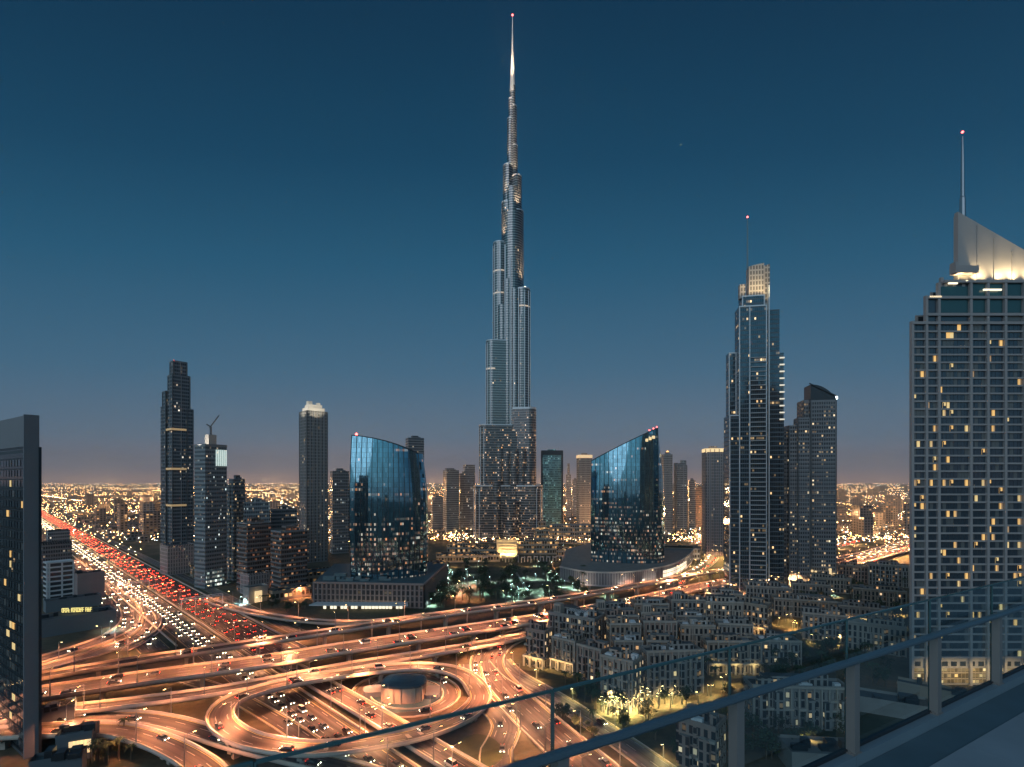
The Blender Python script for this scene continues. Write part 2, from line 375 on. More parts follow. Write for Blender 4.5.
road('E', 'ramp', 'straight low ramp deck running alongside the highway under the loop', 'ramp',
     [hw(102.6, s_, z_) for s_, z_ in ((285, .25), (250, 1.0), (215, 1.8), (180, 2.3), (140, 2.5), (110, 2.5), (70, 2.5))], 9.6, thick=1.0, piers=40)
road('G', 'ramp', 'long slip ramp rising past the brown column podium to join the slim flyover', 'ramp',
     ux([(205, 599, .4), (240, 610, 1.2), (290, 619, 3), (345, 623, 5), (400, 619.5, 7.4), (430, 614.5, 8.4)]), 7.5, skip=on_highway, piers=30, thick=1.0)
# roads on the ground
road('F1', 'curved_road', None, None, ux([(640, 613, .08), (560, 626, .08), (525, 634, .08), (502, 643, .08), (489, 655, .08), (488, 669, .08), (502, 688, .08), (529, 714, .08), (560, 742, .08), (592, 770, .08), (640, 815, .08)]), 17, deck=False, asphalt='asphalt', barrier=.8)
road('F2', 'slip_road', None, None, ux([(470, 664, .12), (474, 682, .12), (488, 703, .12), (505, 722, .12), (503, 738, .12), (496, 752, .12), (499, 785, .12)]), 11, deck=False, asphalt='asphalt', barrier=.25)
road('F3', 'grey_boulevard', None, None, ux([(500, 660, .06), (515, 675, .06), (548, 694, .06), (580, 714, .06), (622, 742, .06), (664, 772, .06), (720, 812, .06)]), 11, deck=False, asphalt='asphalt_grey', barrier=.18)
road('L1', 'curved_slip_road', None, None, ux([(72, 560, .09), (98, 580, .09), (113, 592, .09), (126, 603, .09), (131, 616, .09), (124, 628, .09), (100, 641, .09), (43, 659, .09), (-20, 678, .09)]), 11, deck=False, asphalt='asphalt', barrier=.8)
road('L2', 'curved_slip_road', None, None, ux([(105, 578, .14), (126, 590, .14), (145, 601, .14), (152, 617, .14), (143, 634, .14), (104, 651, .14), (43, 668, .14), (-20, 684, .14)]), 11, deck=False, asphalt='asphalt', barrier=.8)
road('L3', 'slip_road', None, None, ux([(140, 596, .2), (160, 614, .2), (158, 627, .2), (140, 642, .2), (120, 652, .2)]), 7, deck=False, asphalt='asphalt', barrier=.5)
road('RING', 'roundabout_road', None, None, ux([(360, 694, .1), (366, 684.5, .1), (384, 677.5, .1), (406, 675.5, .1), (428, 677.5, .1), (446, 684.5, .1), (452, 694, .1), (446, 703, .1), (428, 711, .1), (405, 713.5, .1), (382, 711, .1), (366, 703.5, .1)]), 7.5, deck=False, asphalt='asphalt', barrier=.5, closed=True)
road('K1', 'under_flyover_road', None, None, ux([(160, 672, .16), (220, 690, .16), (268, 715, .16), (310, 742, .16), (350, 772, .16)]), 8, deck=False, asphalt='asphalt', barrier=.3)
road('BR', 'boulevard', None, None, ux([(664, 590, .05), (690, 575, .05), (712, 558, .05), (705, 545, .05), (660, 536, .05), (600, 532, .05), (540, 528, .05)]), 14, deck=False, asphalt='asphalt', barrier=.2)
road('BR2', 'far_highway', None, None, ux([(680, 606, .1), (780, 585, .1), (842, 568, .1), (880, 556, .1), (912, 544, .1), (1000, 526, .1), (1200, 510, .1)]), 34, deck=False, asphalt='asphalt', barrier=.5)
road('BR3', 'far_highway', None, None, ux([(740, 556, .15), (836, 546, .15), (885, 530, .15), (925, 517, .15), (1000, 508, .15)]), 20, deck=False, asphalt='asphalt', barrier=.5)
road('PT', 'park_path', None, None, ux([(510, 563, .1), (519, 577, .1), (529, 592, .1)]), 3.5, deck=False, asphalt='asphalt_grey', barrier=.0)
# sand islands with kerbs
mb = MB(); mb.prism(ellipse(R(481, 750)[:2], 14, 22, .3, 24), 0, .18, 0, 1)
o = mb.build('traffic_island', [MT['parapet'], mat('dry_grass', (.07, .075, .03), .95, var=.4, scale=.2)]); tag(o, kind='structure')
mb = MB(); mb.prism(ellipse(R(406, 694)[:2], 34, 36, 0, 32), 0, .14, 0, 1)
o = mb.build('roundabout_island', [MT['parapet'], MT['teal_roof']]); tag(o, kind='structure')
# ------------------------------------------------------------------ towers
def place(pl, pr, D, th=0.0, asp=1.0):
    """centre, sides and turn of a block that spans pl..pr at depth D, turned th from facing the terrace"""
    pc = (pl+pr)/2; al = math.atan((pc-512)/F); w = (pr-pl)*D*math.cos(al)/F
    a = w/(math.cos(th)+asp*abs(math.sin(th)))
    return ((pc-512)*D/F, D), a, asp*a, -al+th
UN = [0]
def u_rand():
    UN[0] += 1; return 1000.0*UN[0]
def tier(mb, pl, pr, D, zt, zb=0, th=0.0, asp=1.0, mi=0, roof=1, slabs=0, so=.35, smi=2, fins=0, fo=.4, fmi=2, doff=0):
    c, a, b, yaw = place(pl, pr, D, th, asp)
    if doff: al = math.atan2(c[0], c[1]); c = (c[0]+math.sin(al)*doff, c[1]+math.cos(al)*doff)
    mb.prism(rect(c, a, b, yaw), zb, zt, mi, roof, u_rand())
    # parapet rim and plant room
    if slabs:
        z = zb+slabs
        while z < zt-.5: mb.prism(rect(c, a+so*2, b+so*2, yaw), z-.22, z+.22, smi, smi, bottom=True); z += slabs
    if fins:
        cs, sn = math.cos(yaw), math.sin(yaw)
        for side in range(4):
            l = (a, b, a, b)[side]; n = max(1, round(l/fins))
            for k in range(n+1):
                q = -l/2+l*k/n
                x, y = ((q, -b/2), (a/2, q), (q, b/2), (-a/2, q))[side]
                mb.prism(rect((c[0]+x*cs-y*sn, c[1]+x*sn+y*cs), fo*2, fo*2, yaw), zb, zt+.6, fmi, fmi)
    mb.prism(rect(c, a+.2, b+.2, yaw), zt, zt+1.1, smi if slabs else mi, None)
    return c, a, b, yaw
def roof_box(mb, c, a, b, yaw, z, h=4, k=.45, mi=0):
    mb.prism(rect(c, a*k, b*k, yaw), z, z+h, mi, mi)
def beacon(root, p, r=.9):
    mb = MB(); mb.lathe((0, 0), [(r*.2, -r), (r, -r*.3), (r, r*.3), (r*.2, r)], 8); mb.build('beacon', MT['red_lamp'], root, loc=p)
def flood(parent, loc, aim, power, color=(1, .78, .5), size=70, blend=.6, radius=.5):
    l = bpy.data.lights.new('floodlight', 'SPOT'); l.energy = power; l.color = color; l.spot_size = math.radians(size); l.spot_blend = blend; l.shadow_soft_size = radius
    o = bpy.data.objects.new('floodlight', l); COL.objects.link(o); o.location = loc
    o.rotation_euler = (Vector(aim)-Vector(loc)).to_track_quat('-Z', 'Y').to_euler(); o.parent = parent; return o
GL = (.035, .055, .075)
FM = {
 'slate': facade('slate_curtain_wall', (.20, .21, .22), GL, 1.7, 3.6, .25, .4, .05, es=1.0, seed=1, gm=.4, floors=.015, B=(.95, .95, .85)),
 'grid': facade('grid_curtain_wall', (.26, .28, .29), (.05, .07, .09), 1.5, 3.5, .35, .45, .08, es=1.0, seed=2, gm=.3, B=COOL, floors=.01),
 'balcony': facade('balcony_wall', (.25, .255, .26), (.06, .07, .085), 1.8, 3.4, .35, .42, .14, es=1.1, seed=3, floors=.02, B=(1, .8, .5)),
 'red': facade('brown_office_wall', (.21, .16, .14), (.06, .05, .05), 1.9, 3.5, .2, .45, .24, A=(1, .36, .16), B=(1, .55, .28), es=.55, seed=4, gm=.3, floors=.05),
 'pale': facade('pale_rib_wall', (.40, .34, .32), (.16, .15, .16), 2.2, 3.6, .55, .25, .03, es=1.0, seed=5),
 'rib': facade('ribbed_stone_wall', (.32, .30, .28), (.07, .075, .08), 2.0, 3.5, .45, .3, .06, es=1.0, seed=6, floors=.01),
 'blue': facade('blue_curtain_wall', (.16, .21, .24), (.10, .16, .20), 1.5, 3.6, .15, .25, .05, es=1.0, seed=7, gm=.7, gr=.08, wob=.012, floors=.008),
 'blue_dark': facade('dark_blue_curtain_wall', (.12, .15, .17), (.09, .14, .18), 1.5, 3.7, .15, .25, .05, es=1.2, seed=8, gm=.75, gr=.07, wob=.014, A=WARM, B=(1, .7, .35), floors=.03),
 'far': facade('distant_wall', (.30, .29, .29), (.09, .10, .11), 2.2, 3.8, .35, .4, .12, es=1.0, seed=9, B=COOL),
 'teal': facade('teal_curtain_wall', (.16, .28, .30), (.20, .36, .38), 2.6, 4.0, .1, .3, .55, A=(.35, .85, .85), B=(.6, 1, .95), es=.30, seed=10, gm=.6, gr=.1, floors=.1),
 'mall': facade('arcade_wall', (.34, .28, .22), (.08, .06, .04), 3.2, 5.5, .3, .4, .5, A=AMBER, B=WARM, es=1.1, seed=11),
 'burj': facade('silver_curtain_wall', (.40, .385, .37), (.12, .13, .142), 1.4, 3.7, .20, .26, .006, es=1.6, seed=12, gm=.95, wm=.8, wr=.32, gr=.15, floors=.0, B=(1, .75, .5)),
 'burj_low': facade('dark_silver_curtain_wall', (.24, .23, .225), (.07, .075, .085), 1.7, 3.7, .25, .35, .16, es=1.0, seed=13, gm=.6, wm=.5, wr=.4, floors=.02, A=AMBER, B=(1, .8, .6)),
}
EDGE = mat('pale_edge_metal', (.62, .64, .66), .4, .3)
LITWHITE = mat('lit_white_panel', (.8, .8, .8), .5, emit=(.80, 1, .92), es=.6)
LITGOLD = mat('lit_gold_panel', (.8, .65, .4), .5, emit=(1, .70, .34), es=.9)
SLAB = mat('floor_slab', (.24, .25, .26), .7)
ROOF = MT['dark_roof']
S = math.radians

# 1. tall stepped tower, far left of the highway
t = thing('stepped_tower', 'tallest dark slate tower beyond the highway, stepped towards its top with a tiny red beacon', 'tower')
mb = MB(); D = 531
tier(mb, 168, 190, D, zat(377, D), 0, S(18), .8, slabs=0, fins=7)
c, a, b, yaw = tier(mb, 170, 187, D, zat(363, D), zat(377, D), S(18), .8, fins=5)
tier(mb, 162.5, 172, D, zat(392, D), 0, S(18), 1.6, doff=4, fins=6)
tier(mb, 160.5, 167, D, zat(407, D), 0, S(18), 2.0, doff=7)
tier(mb, 184, 193.2, D, zat(410, D), 0, S(18), 1.6, doff=5, fins=6)
mb.build('shaft', [FM['slate'], ROOF, SLAB], t)
mb = MB(); tier(mb, 160, 195, D-16, zat(545, D-16), 0, S(18), .9); mb.build('podium', [FM['pale'], ROOF], t)
for zz in (431, 470, 506): 
    mb = MB(); tier(mb, 166, 190.6, D, zat(zz, D)+.9, zat(zz, D), S(18), .84); mb.build('lit_belt', [mat('lit_belt', (.6, .5, .3), .5, emit=WARM, es=.28), ROOF], t)
beacon(t, (c[0]-a*.4, c[1], zat(361, D)), 1.0)
# 2. tower with crane
t = thing('crane_tower', 'dark gridded tower with a glowing white roof box under a crane and a bright lobby', 'tower'); D = 450
mb = MB(); c, a, b, yaw = tier(mb, 194.5, 227, D, zat(446, D), 0, S(32), .8, slabs=3.5, so=.25)
mb.build('shaft', [FM['grid'], ROOF, SLAB], t)
mb = MB(); roof_box(mb, c, a, b, yaw, zat(446, D), 9.5, .36); mb.build('roof_box', [mat('lit_concrete', (.55, .5, .45), .7)], t)
flood(t, (c[0]-8, c[1]-15, zat(446, D)+2.5), (c[0], c[1], zat(446, D)+7), 9000, (1, .9, .75), 80)
mb = MB()
al = math.atan2(c[0], c[1])
cc, aa, bb, yy = place(210.5, 225, D, S(32), .9)
cs, sn = math.cos(yaw), math.sin(yaw)
def loc2(x, y): return (c[0]+x*cs-y*sn, c[1]+x*sn+y*cs)
for k in range(6):
    x = a*(.0+.09*k); mb.box(loc2(x, -b/2-.5), 1.0, .5, zat(466, D), zat(450, D), yaw)
mb.build('lit_crown_panel', LITWHITE, t)
mb = MB(); mb.box(loc2(-a*.06, -b/2-.5), a*.8, .8, .8, 15, yaw, u0=u_rand())
mb.build('lobby_glass', facade('lobby_glow', (.35, .38, .38), (.2, .25, .25), 2.2, 3.5, .18, .2, .75, A=(.75, 1, .92), B=(1, .95, .8), es=1.2, seed=97), t)
t2 = thing('tower_crane', 'thin luffing tower crane standing on the glowing white roof box', 'crane', (c[0], c[1], zat(446, D)+9.5))
mb = MB(); mb.bar((0, 0, 0), (0, 0, 7), 1.2, 1.2); mb.build('mast', MT['dark_steel'], t2)
mb = MB(); mb.bar((-1, 0, 6), (6, 2, 17), .7, .7); mb.bar((0, 0, 7), (-3, -1, 9), 1.0, 1.0); mb.build('jib', MT['dark_steel'], t2)
# 3. the cluster beside it
def simple_tower(name, label, tiers, D, fm, th=15, asp=.9, beacon_px=None, slabs=0, fins=0, group=None, podium=None, cap=None):
    t = thing(name, label, 'tower', group=group); mb = MB(); first = None
    for q in tiers:
        pl, pr, y = q[:3]; r = tier(mb, pl, pr, D, zat(y, D), q[3] if len(q) > 3 else 0, S(th), asp, slabs=slabs, fins=fins)
        first = first or r
    mb.build('shaft', [FM[fm], ROOF, SLAB], t)
    c, a, b, yaw = first; z = zat(tiers[0][2], D)
    mb = MB(); roof_box(mb, c, a, b, yaw, z, 4.5, .4); roof_box(mb, (c[0]+a*.2, c[1]), a, b, yaw, z, 2.5, .3); mb.build('plant_room', [FM[fm]], t)
    if podium:
        mb = MB(); tier(mb, podium[0], podium[1], D-8, podium[2], 0, S(th), asp); mb.build('podium', [FM['pale'], ROOF], t)
    if beacon_px: beacon(t, (R(beacon_px[0], beacon_px[1]-.0001 if False else 600, 0).x if False else (beacon_px[0]-512)*D/F, D, zat(beacon_px[1], D)), .0022*D)
    if cap:
        mb = MB(); mb.prism(rect(c, a*1.04, b*1.04, yaw), z-cap[0], z+1.4, 0, 0); mb.build('lit_crown', cap[1], t)
    return t, c, a, b, yaw, z
simple_tower('apartment_tower', 'narrow stepped dark tower wedged behind the crane tower', [(229, 245, 480), (227, 236, 486), (238, 245.5, 492)], 480, 'balcony', 25, .9, slabs=3.4)
simple_tower('office_block', 'reddish mid rise office block with glowing brown floors beside the crane tower', [(237, 271, 523)], 432, 'red', 28, .8, slabs=3.6, podium=(240, 270, 16))
simple_tower('office_block', 'dark slab building with blank top rising behind the reddish office block', [(243, 270, 503)], 475, 'grid', 10, .5)
simple_tower('office_block', 'dark glass mid rise block with amber floors left of the blue glass sail building', [(271, 307, 531)], 425, 'red', 26, .8, slabs=3.6)
simple_tower('office_block', 'plain grey roofed slab behind the amber floored glass block', [(269, 297, 510)], 520, 'slate', 8, .6)
# low lit annex
t = thing('annex', 'low pale annex with one warmly lit bay at the foot of the reddish office block', 'building'); mb = MB()
c, a, b, yaw = tier(mb, 243, 268, 392, 11, 0, S(28), .6); mb.build('wall', [MT['stone'], ROOF], t)
mb = MB(); mb.box((c[0]+a*.33, c[1]-b*.62), 5, 1.2, 1, 9, yaw); mb.build('lit_bay', LITGOLD, t)
# 4. slim tower with crown
t, c, a, b, yaw, z = simple_tower('crowned_tower', 'slim ribbed grey tower with a brilliant white lit crown left of the blue glass sail', [(299.5, 327.5, 413)], 590, 'rib', 22, .9, fins=4.2)
mb = MB(); mb.prism(rect(c, a*.8, b*.8, yaw), z, z+5, 0, 0); mb.prism(rect(c, a*.62, b*.62, yaw), z+5, z+8.5, 0, 0); mb.prism(rect((c[0]-a*.2, c[1]), a*.22, b*.22, yaw), z+8.5, z+13, 0, 0)
mb.prism(rect((c[0]+a*.22, c[1]), a*.16, b*.16, yaw), z+8.5, z+11, 0, 0)
mb.build('crown', mat('glowing_crown_stone', (.7, .66, .6), .6, emit=(1, .86, .62), es=.12), t)  # floodlit brightness partly put into the stone as a faint emission
for dx in (-.6, .6): flood(t, (c[0]+dx*a, c[1]-b*.9, z-2), (c[0], c[1], z+7), 9000, (1, .88, .66), 90)
simple_tower('office_tower', 'short dull tower peeping out behind the blue glass sail on its left', [(330, 349, 472), (331, 340, 476)], 660, 'far', 10)
simple_tower('office_tower', 'grey box tower whose top shows over the sloping roof of the blue glass sail', [(405.5, 424, 439)], 760, 'slate', 12)
# 5/6. the two sail buildings of mirror glass
SAIL = {}
def sail(name, label, pl, pr, D, zb, yl, yr, ym, depth, bulge, endw, seed, lit_top, lean, es=.55):
    t = thing(name, label, 'glass building')
    al = math.atan(((pl+pr)/2-512)/F); w = (pr-pl)*D*math.cos(al)/F; cx = ((pl+pr)/2-512)*D/F; yaw = -al
    cs, sn = math.cos(yaw), math.sin(yaw)
    zl, zr, zm = zat(yl, D), zat(yr, D), zat(ym, D)
    m = facade('mirror_glass_'+'ab'[seed % 2], (.12, .24, .31), (.24, .47, .58), 1.36, 3.7, .05, .06, .36, A=(.8, .95, .85), B=(1, .40, .14), es=es, seed=20+seed, gm=.92, gr=.05, wm=.8, wr=.2, top=lit_top, floors=.07, wob=.006)  # lit panes, with amber ones added to imitate orange reflected from the roads
    nu, nv = 44, 36
    def pt(u, v, back=False):
        # u 0..1 across, v 0..1 up
        zt = zl*(1-u)*(1-2*u)+4*zm*u*(1-u)+zr*u*(2*u-1)
        z = zb+(zt-zb)*v
        k = math.sin(PI*min(1, max(0, v*.86+.10)))
        half = w/2*(lean+(1-lean)*k)
        x = (u*2-1)*half
        y = -bulge*(1-(2*u-1)**2)-2.0*k
        if back: y = depth+bulge*.6*(1-(2*u-1)**2)
        return Vector((cx+x*cs-(y)*sn, D+x*sn+(y)*cs, z))
    def sheet(back):
        mb = MB()
        for i in range(nu):
            for j in range(nv):
                q = [pt(i/nu, j/nv, back), pt((i+1)/nu, j/nv, back), pt((i+1)/nu, (j+1)/nv, back), pt(i/nu, (j+1)/nv, back)]
                uvs = [(w*(i)/nu, q[0].z), (w*(i+1)/nu, q[1].z), (w*(i+1)/nu, q[2].z), (w*i/nu, q[3].z)]
                if back: q = q[::-1]; uvs = uvs[::-1]
                mb.face(q, 0, uvs)
        return mb
    for bk, nm in ((False, 'front_glass'), (True, 'rear_glass')):
        o = sheet(bk).build(nm, m, t)
        bpy.context.view_layer.objects.active = o
        import bmesh
        bm = bmesh.new(); bm.from_mesh(o.data); bmesh.ops.remove_doubles(bm, verts=bm.verts, dist=.01)
        for f in bm.faces: f.smooth = True
        bm.to_mesh(o.data); bm.free()
    mb = MB()
    for u in (0, 1):
        for j in range(nv):
            q = [pt(u, j/nv), pt(u, j/nv, True), pt(u, (j+1)/nv, True), pt(u, (j+1)/nv)]
            uvs = [(0, q[0].z), (depth, q[1].z), (depth, q[2].z), (0, q[3].z)]
            if u == 0: q = q[::-1]; uvs = uvs[::-1]
            mb.face(q, 0, uvs)
    mb.build('end_wall', m, t)
    mb = MB()
    for i in range(nu): mb.face([pt(i/nu, 1), pt((i+1)/nu, 1), pt((i+1)/nu, 1, True), pt(i/nu, 1, True)])
    mb.build('roof', MT['dark_steel'], t)
    mb = MB(); nrm = Vector((sn, -cs, 0))
    n = round(w/4.1)
    for i in range(n+1):
        u = i/n
        for j in range(nv):
            p, q = pt(u, j/nv), pt(u, (j+1)/nv); mb.bar(p+nrm*.15, q+nrm*.15, .32, .5)
    for i in range(nu):
        mb.bar(pt(i/nu, 1)+nrm*.15, pt((i+1)/nu, 1)+nrm*.15, .5, .7)
    mb.build('mullion', MT['dark_steel'], t)
    SAIL[name+label[:8]] = (t, pt, w)
    return t, pt
t, pt = sail('glass_sail', 'blue mirror glass sail building with a curved roof, on a brown columned podium', 350, 421, 398, 17, 436, 453, 441.5, 26, 6, 0, 0, 72, .93)
beacon(t, pt(.06, 1)+Vector((0, 2, 1.2)), 1.0)
# its rounded narrow end
mb = MB()
P0 = [pt(1, j/30) for j in range(31)]; P1 = [pt(1, j/30, True) for j in range(31)]
for j in range(30):
    for k in range(8):
        def arc(j, k):
            s = k/8; p = P0[j]*(1-s)+P1[j]*s; o = math.sin(PI*s)*(9-3.5*(j/30)**3); return p+Vector((o*.85, -o*.25, 0))
        q = [arc(j, k), arc(j, k+1), arc(j+1, k+1), arc(j+1, k)]
        mb.face(q, 0, [(k*3.5, q[0].z), (k*3.5+3.5, q[1].z), (k*3.5+3.5, q[2].z), (k*3.5, q[3].z)])
mb.face([arc(30, k) for k in range(9)], 0)
o = mb.build('rounded_end', bpy.data.materials['mirror_glass_a'], t, smooth=True)
t, pt = sail('glass_sail', 'blue mirror glass sail building whose straight roof climbs to a red lit tip', 590.5, 658, 505, 12, 460.5, 428.5, 444, 30, 7, 0, 1, 76, .985)
mb = MB()
P0 = [pt(1, j/30) for j in range(31)]; P1 = [pt(1, j/30, True) for j in range(31)]
for j in range(30):
    for k in range(6):
        def arc(j, k):
            s = k/6; p = P0[j]*(1-s)+P1[j]*s; o = math.sin(PI*s)*(7.5*(1-(j/30)**3)); return p+Vector((o*.9, -o*.3, 0))
        q = [arc(j, k), arc(j, k+1), arc(j+1, k+1), arc(j+1, k)]
        mb.face(q, 0, [(k*5, q[0].z), (k*5+5, q[1].z), (k*5+5, q[2].z), (k*5, q[3].z)])
mb.build('rounded_end', bpy.data.materials['mirror_glass_b'], t, smooth=True)
for u in (.88, .94, .99): beacon(t, pt(u, 1)+Vector((0, 2, 1.2)), .65)
mb = MB()
for k in range(3):
    p = pt(.83+.05*k, .945); mb.box((p.x, p.y-.7), 2.4, .6, p.z-1.5, p.z+1.2, .1)
mb.build('lit_opening', LITGOLD, t)
# podium of the first sail: brown columns, teal roof clutter, white lit canopy
t = thing('column_podium', 'low brown podium with close columns and a white lit canopy', 'building')
pd = R(376, 607, 0); al = math.atan((376-512)/F)
PB = facade('podium_bays', (.26, .19, .17), (.08, .07, .07), 3.2, 4.0, .3, .25, .03, es=.6, seed=40)
A_, B_ = R(313.5, 606, 0), R(424, 608.5, 0); E_ = R(443, 588, 0); W_ = R(322, 590, 0)
poly = [(A_.x, A_.y), (B_.x, B_.y), (E_.x, E_.y+25), (W_.x, W_.y+30)]
mb = MB(); mb.prism(poly, 0, 17, 0, 1); mb.build('wall', [PB, MT['teal_roof']], t)
mb = MB()
for (p, q) in ((poly[0], poly[1]), (poly[1], poly[2])):
    n = round(math.hypot(q[0]-p[0], q[1]-p[1])/3.3)
    for k in range(n+1):
        x, y = p[0]+(q[0]-p[0])*k/n, p[1]+(q[1]-p[1])*k/n; mb.box((x, y), .9, .9, 0, 17.2)
    mb.bar((p[0], p[1], 17), (q[0], q[1], 17), 1.4, 1.2)
mb.build('column', mat('brown_column', (.36, .26, .23), .8), t)
mb = MB()
for k in range(16):
    x = A_.x+8+random.random()*68; y = A_.y+5+random.random()*22; mb.box((x, y), 2+random.random()*7, 2+random.random()*4, 17, 17.6+random.random()*2.2, .1)
mb.build('roof_plant', mat('roof_plant_metal', (.16, .22, .23), .5, var=.3), t)
mb = MB(); c0, c1 = R(309, 612.5, 0), R(408, 613, 0)
mb.prism([(c0.x, c0.y), (c1.x, c1.y), (c1.x-2, c1.y+9), (c0.x+2, c0.y+9)], 4.6, 5.3, 0, 0, bottom=True)
mb.build('canopy', MT['white_metal'], t)
mb = MB()
for k in range(26):
    if random.random() < .75:
        x = c0.x+3+(c1.x-c0.x-5)*k/26; mb.box((x, c0.y+8.2), 1.9, .4, .6, 3.6)
mb.build('shopfront', mat('shopfront_light', (.8, .8, .7), .5, emit=(1, .9, .66), es=1.3), t)
# podium of the second sail: curved pale wall with bright glazing
t = thing('curved_podium', 'low building with a curving pale wall and white lit glazing under the second glass sail', 'building')
cur = spline([R(560, 580, 0), R(590, 586, 0), R(632, 585.5, 0), R(672, 577, 0), R(690, 565, 0), R(694, 556, 0)], 3)
bk = [R(600, 549, 0), R(566, 560, 0)]
poly = [(p.x, p.y) for p in cur]+[(694-560, 640)]+[(p.x, p.y) for p in bk]
PW = facade('pale_podium_wall', (.34, .31, .31), (.20, .19, .2), 2.4, 12.4, .25, .12, .0, seed=41)
mb = MB(); mb.prism(poly, 0, 12, 0, 1, bottom=False); mb.build('wall', [PW, MT['pale_roof']], t)
nr = normals(cur); mb = MB(); wallstrip(mb, cur, nr, .3, .8, 11.4, 12.8); mb.build('cornice', MT['stone'], t)
for k_ in range(1, 9): i_ = int(len(cur)*k_/9); flood(t, cur[i_]+nr[i_]*9+Vector((0, 0, 1)), cur[i_]+Vector((0, 0, 7)), 5000, (1, .84, .68), 120)
i0 = int(len(cur)*.40); i1 = int(len(cur)*.66); mb = MB()
for i in range(i0, i1): 
    for (za, zb_) in ((2.2, 5.2), (5.7, 8.4)):
        a0 = cur[i]+nr[i]*.35; a1 = cur[i+1]+nr[i+1]*.35; m_ = (a1-a0)*.08
        mb.face([a0+m_+Vector((0, 0, za)), a1-m_+Vector((0, 0, za)), a1-m_+Vector((0, 0, zb_)), a0+m_+Vector((0, 0, zb_))])
mb.build('shopfront', mat('podium_glow', (.8, .8, .7), .5, emit=(1, .88, .66), es=.8), t)
# 7. the tallest tower: a core and three winged lobes that step back in a spiral
t = thing('supertall_tower', 'silver needle tower far taller than everything else, stepping in to a white lit spire', 'tower')
D = 800.0; mpp = D/F; bx = (512.5-512)*mpp
def bz(y): return zat(y, D)
def lobe(mb, edge, top, bot, r, yoff, mi=0):
    """round ended wing whose nose reaches pixel column `edge`"""
    o = (edge-512.5)*mpp; sg = 1 if o > 0 else -1
    nx = o-sg*r*.98
    n = 18; pts = []
    for k in range(n+1):
        a = -PI/2+PI*k/n; pts.append((bx+nx+sg*r*math.cos(a), D+yoff+r*math.sin(a)))
    inner = [(bx, D+yoff+r+6), (bx, D+yoff-r*.55)]
    if sg < 0: pts = pts[::-1]; poly = pts+inner[::-1]
    else: poly = pts+inner
    z1, z0 = bz(top), bz(bot) if bot else 0
    mb.prism(poly, z0, z1, mi, 2, u_rand())
    mb.prism([(bx+(x-bx)*1.0, y) for x, y in poly], z1, z1+1.6, 3, 3)
hi = MB()
for e, tp, bt, r, yo in [(493.2, 245, 432, 11, -2), (486.5, 344, 432, 10, -12), (530, 292, 432, 12, -6), (535.2, 410, 432, 10, -14),
                         (501.6, 204, 250, 10, 0), (503, 167, 210, 9, 0), (507.2, 120, 170, 5.5, 0), (508.7, 100, 125, 4.4, 0),
                         (523.6, 213, 300, 11, 0), (521.6, 178, 216, 9.5, 0), (517.6, 147, 182, 6, 0), (516.8, 107, 150, 5, 0), (515.2, 86, 110, 3.4, 0)]:
    lobe(hi, e, tp, bt, r, yo)
# the back wing and the core
hi.prism(ellipse((bx, D+2), 34, 40), bz(432), bz(215), 0, 2, u_rand())
hi.prism(ellipse((bx, D+2), 24, 30), bz(216), bz(190), 0, 2, u_rand())
hi.prism(ellipse((bx, D+1), 8, 9), bz(190), bz(90), 0, 2, u_rand())
for k, (x, r, tp) in enumerate([(502.5, 7, 300), (508.0, 6.5, 275), (515, 6.5, 285), (521, 7, 310)]):
    hi.prism(ellipse((bx+(x-512.5)*mpp, D-11-(2 if k in (1, 2) else 0)), r*2, r*2), bz(432), bz(tp+8), 0, 2, u_rand())
hi.build('upper_shaft', [FM['burj'], FM['burj_low'], MT['dark_steel'], EDGE], t)
lo = MB()
for e, tp, bt, r, yo in [(479.8, 427, 0, 11, -18), (475.3, 486, 0, 12, -26), (486.5, 432, 0, 10, -12), (493.2, 432, 0, 11, -2), (535.6, 411, 0, 11, -16), (541.5, 486, 0, 13, -26), (530, 432, 0, 12, -6)]:
    lobe(lo, e, tp, bt, r, yo)
lo.prism(ellipse((bx, D-4), 52, 40), 0, bz(432), 0, 2, u_rand())
for x, r, tp, yy in [(500, 8, 445, -20), (507, 8, 452, -25), (514, 8, 452, -27), (521, 8, 450, -24), (528, 8, 470, -28), (497, 8, 480, -30), (511, 12, 500, -36)]:
    lo.prism(ellipse((bx+(x-512.5)*mpp, D+yy), r*2, r*2), 0, bz(tp), 0, 2, u_rand())
lo.build('lower_shaft', [FM['burj_low'], FM['burj'], MT['dark_steel'], EDGE], t)
# vertical fins and lit belts
mb = MB()
for x, y0, y1, yy in [(500.3, 448, 246, -14.5), (505.2, 440, 250, -18), (510.2, 445, 262, -19.5), (513.8, 440, 292, -19.5), (518.5, 455, 292, -18), (523.5, 450, 296, -17)]:
    mb.box((bx+(x-512.5)*mpp, D+yy), 1.5, 1.6, bz(y0), bz(y1))
for e, y1, y0, r, yo in [(493.2, 247, 432, 11, -2), (486.5, 346, 432, 10, -12), (530, 294, 432, 12, -6), (535.4, 412, 530, 10.5, -15), (479.8, 429, 530, 11, -18), (475.3, 488, 545, 12, -26), (541.5, 488, 545, 13, -26)]:
    o = (e-512.5)*mpp; sg = 1 if o > 0 else -1; nx = o-sg*r*.98
    for k in (1, 3, 5):
        a_ = -PI/2+PI*.62*k/7; mb.box((bx+nx+sg*(r+.15)*math.cos(a_), D+yo+(r+.15)*math.sin(a_)), .9, .9, max(0, bz(y0)), bz(y1))
mb.build('fin', EDGE, t)
BELT = mat('belt_light', (.6, .6, .6), .5, emit=(1, .74, .48), es=.42)
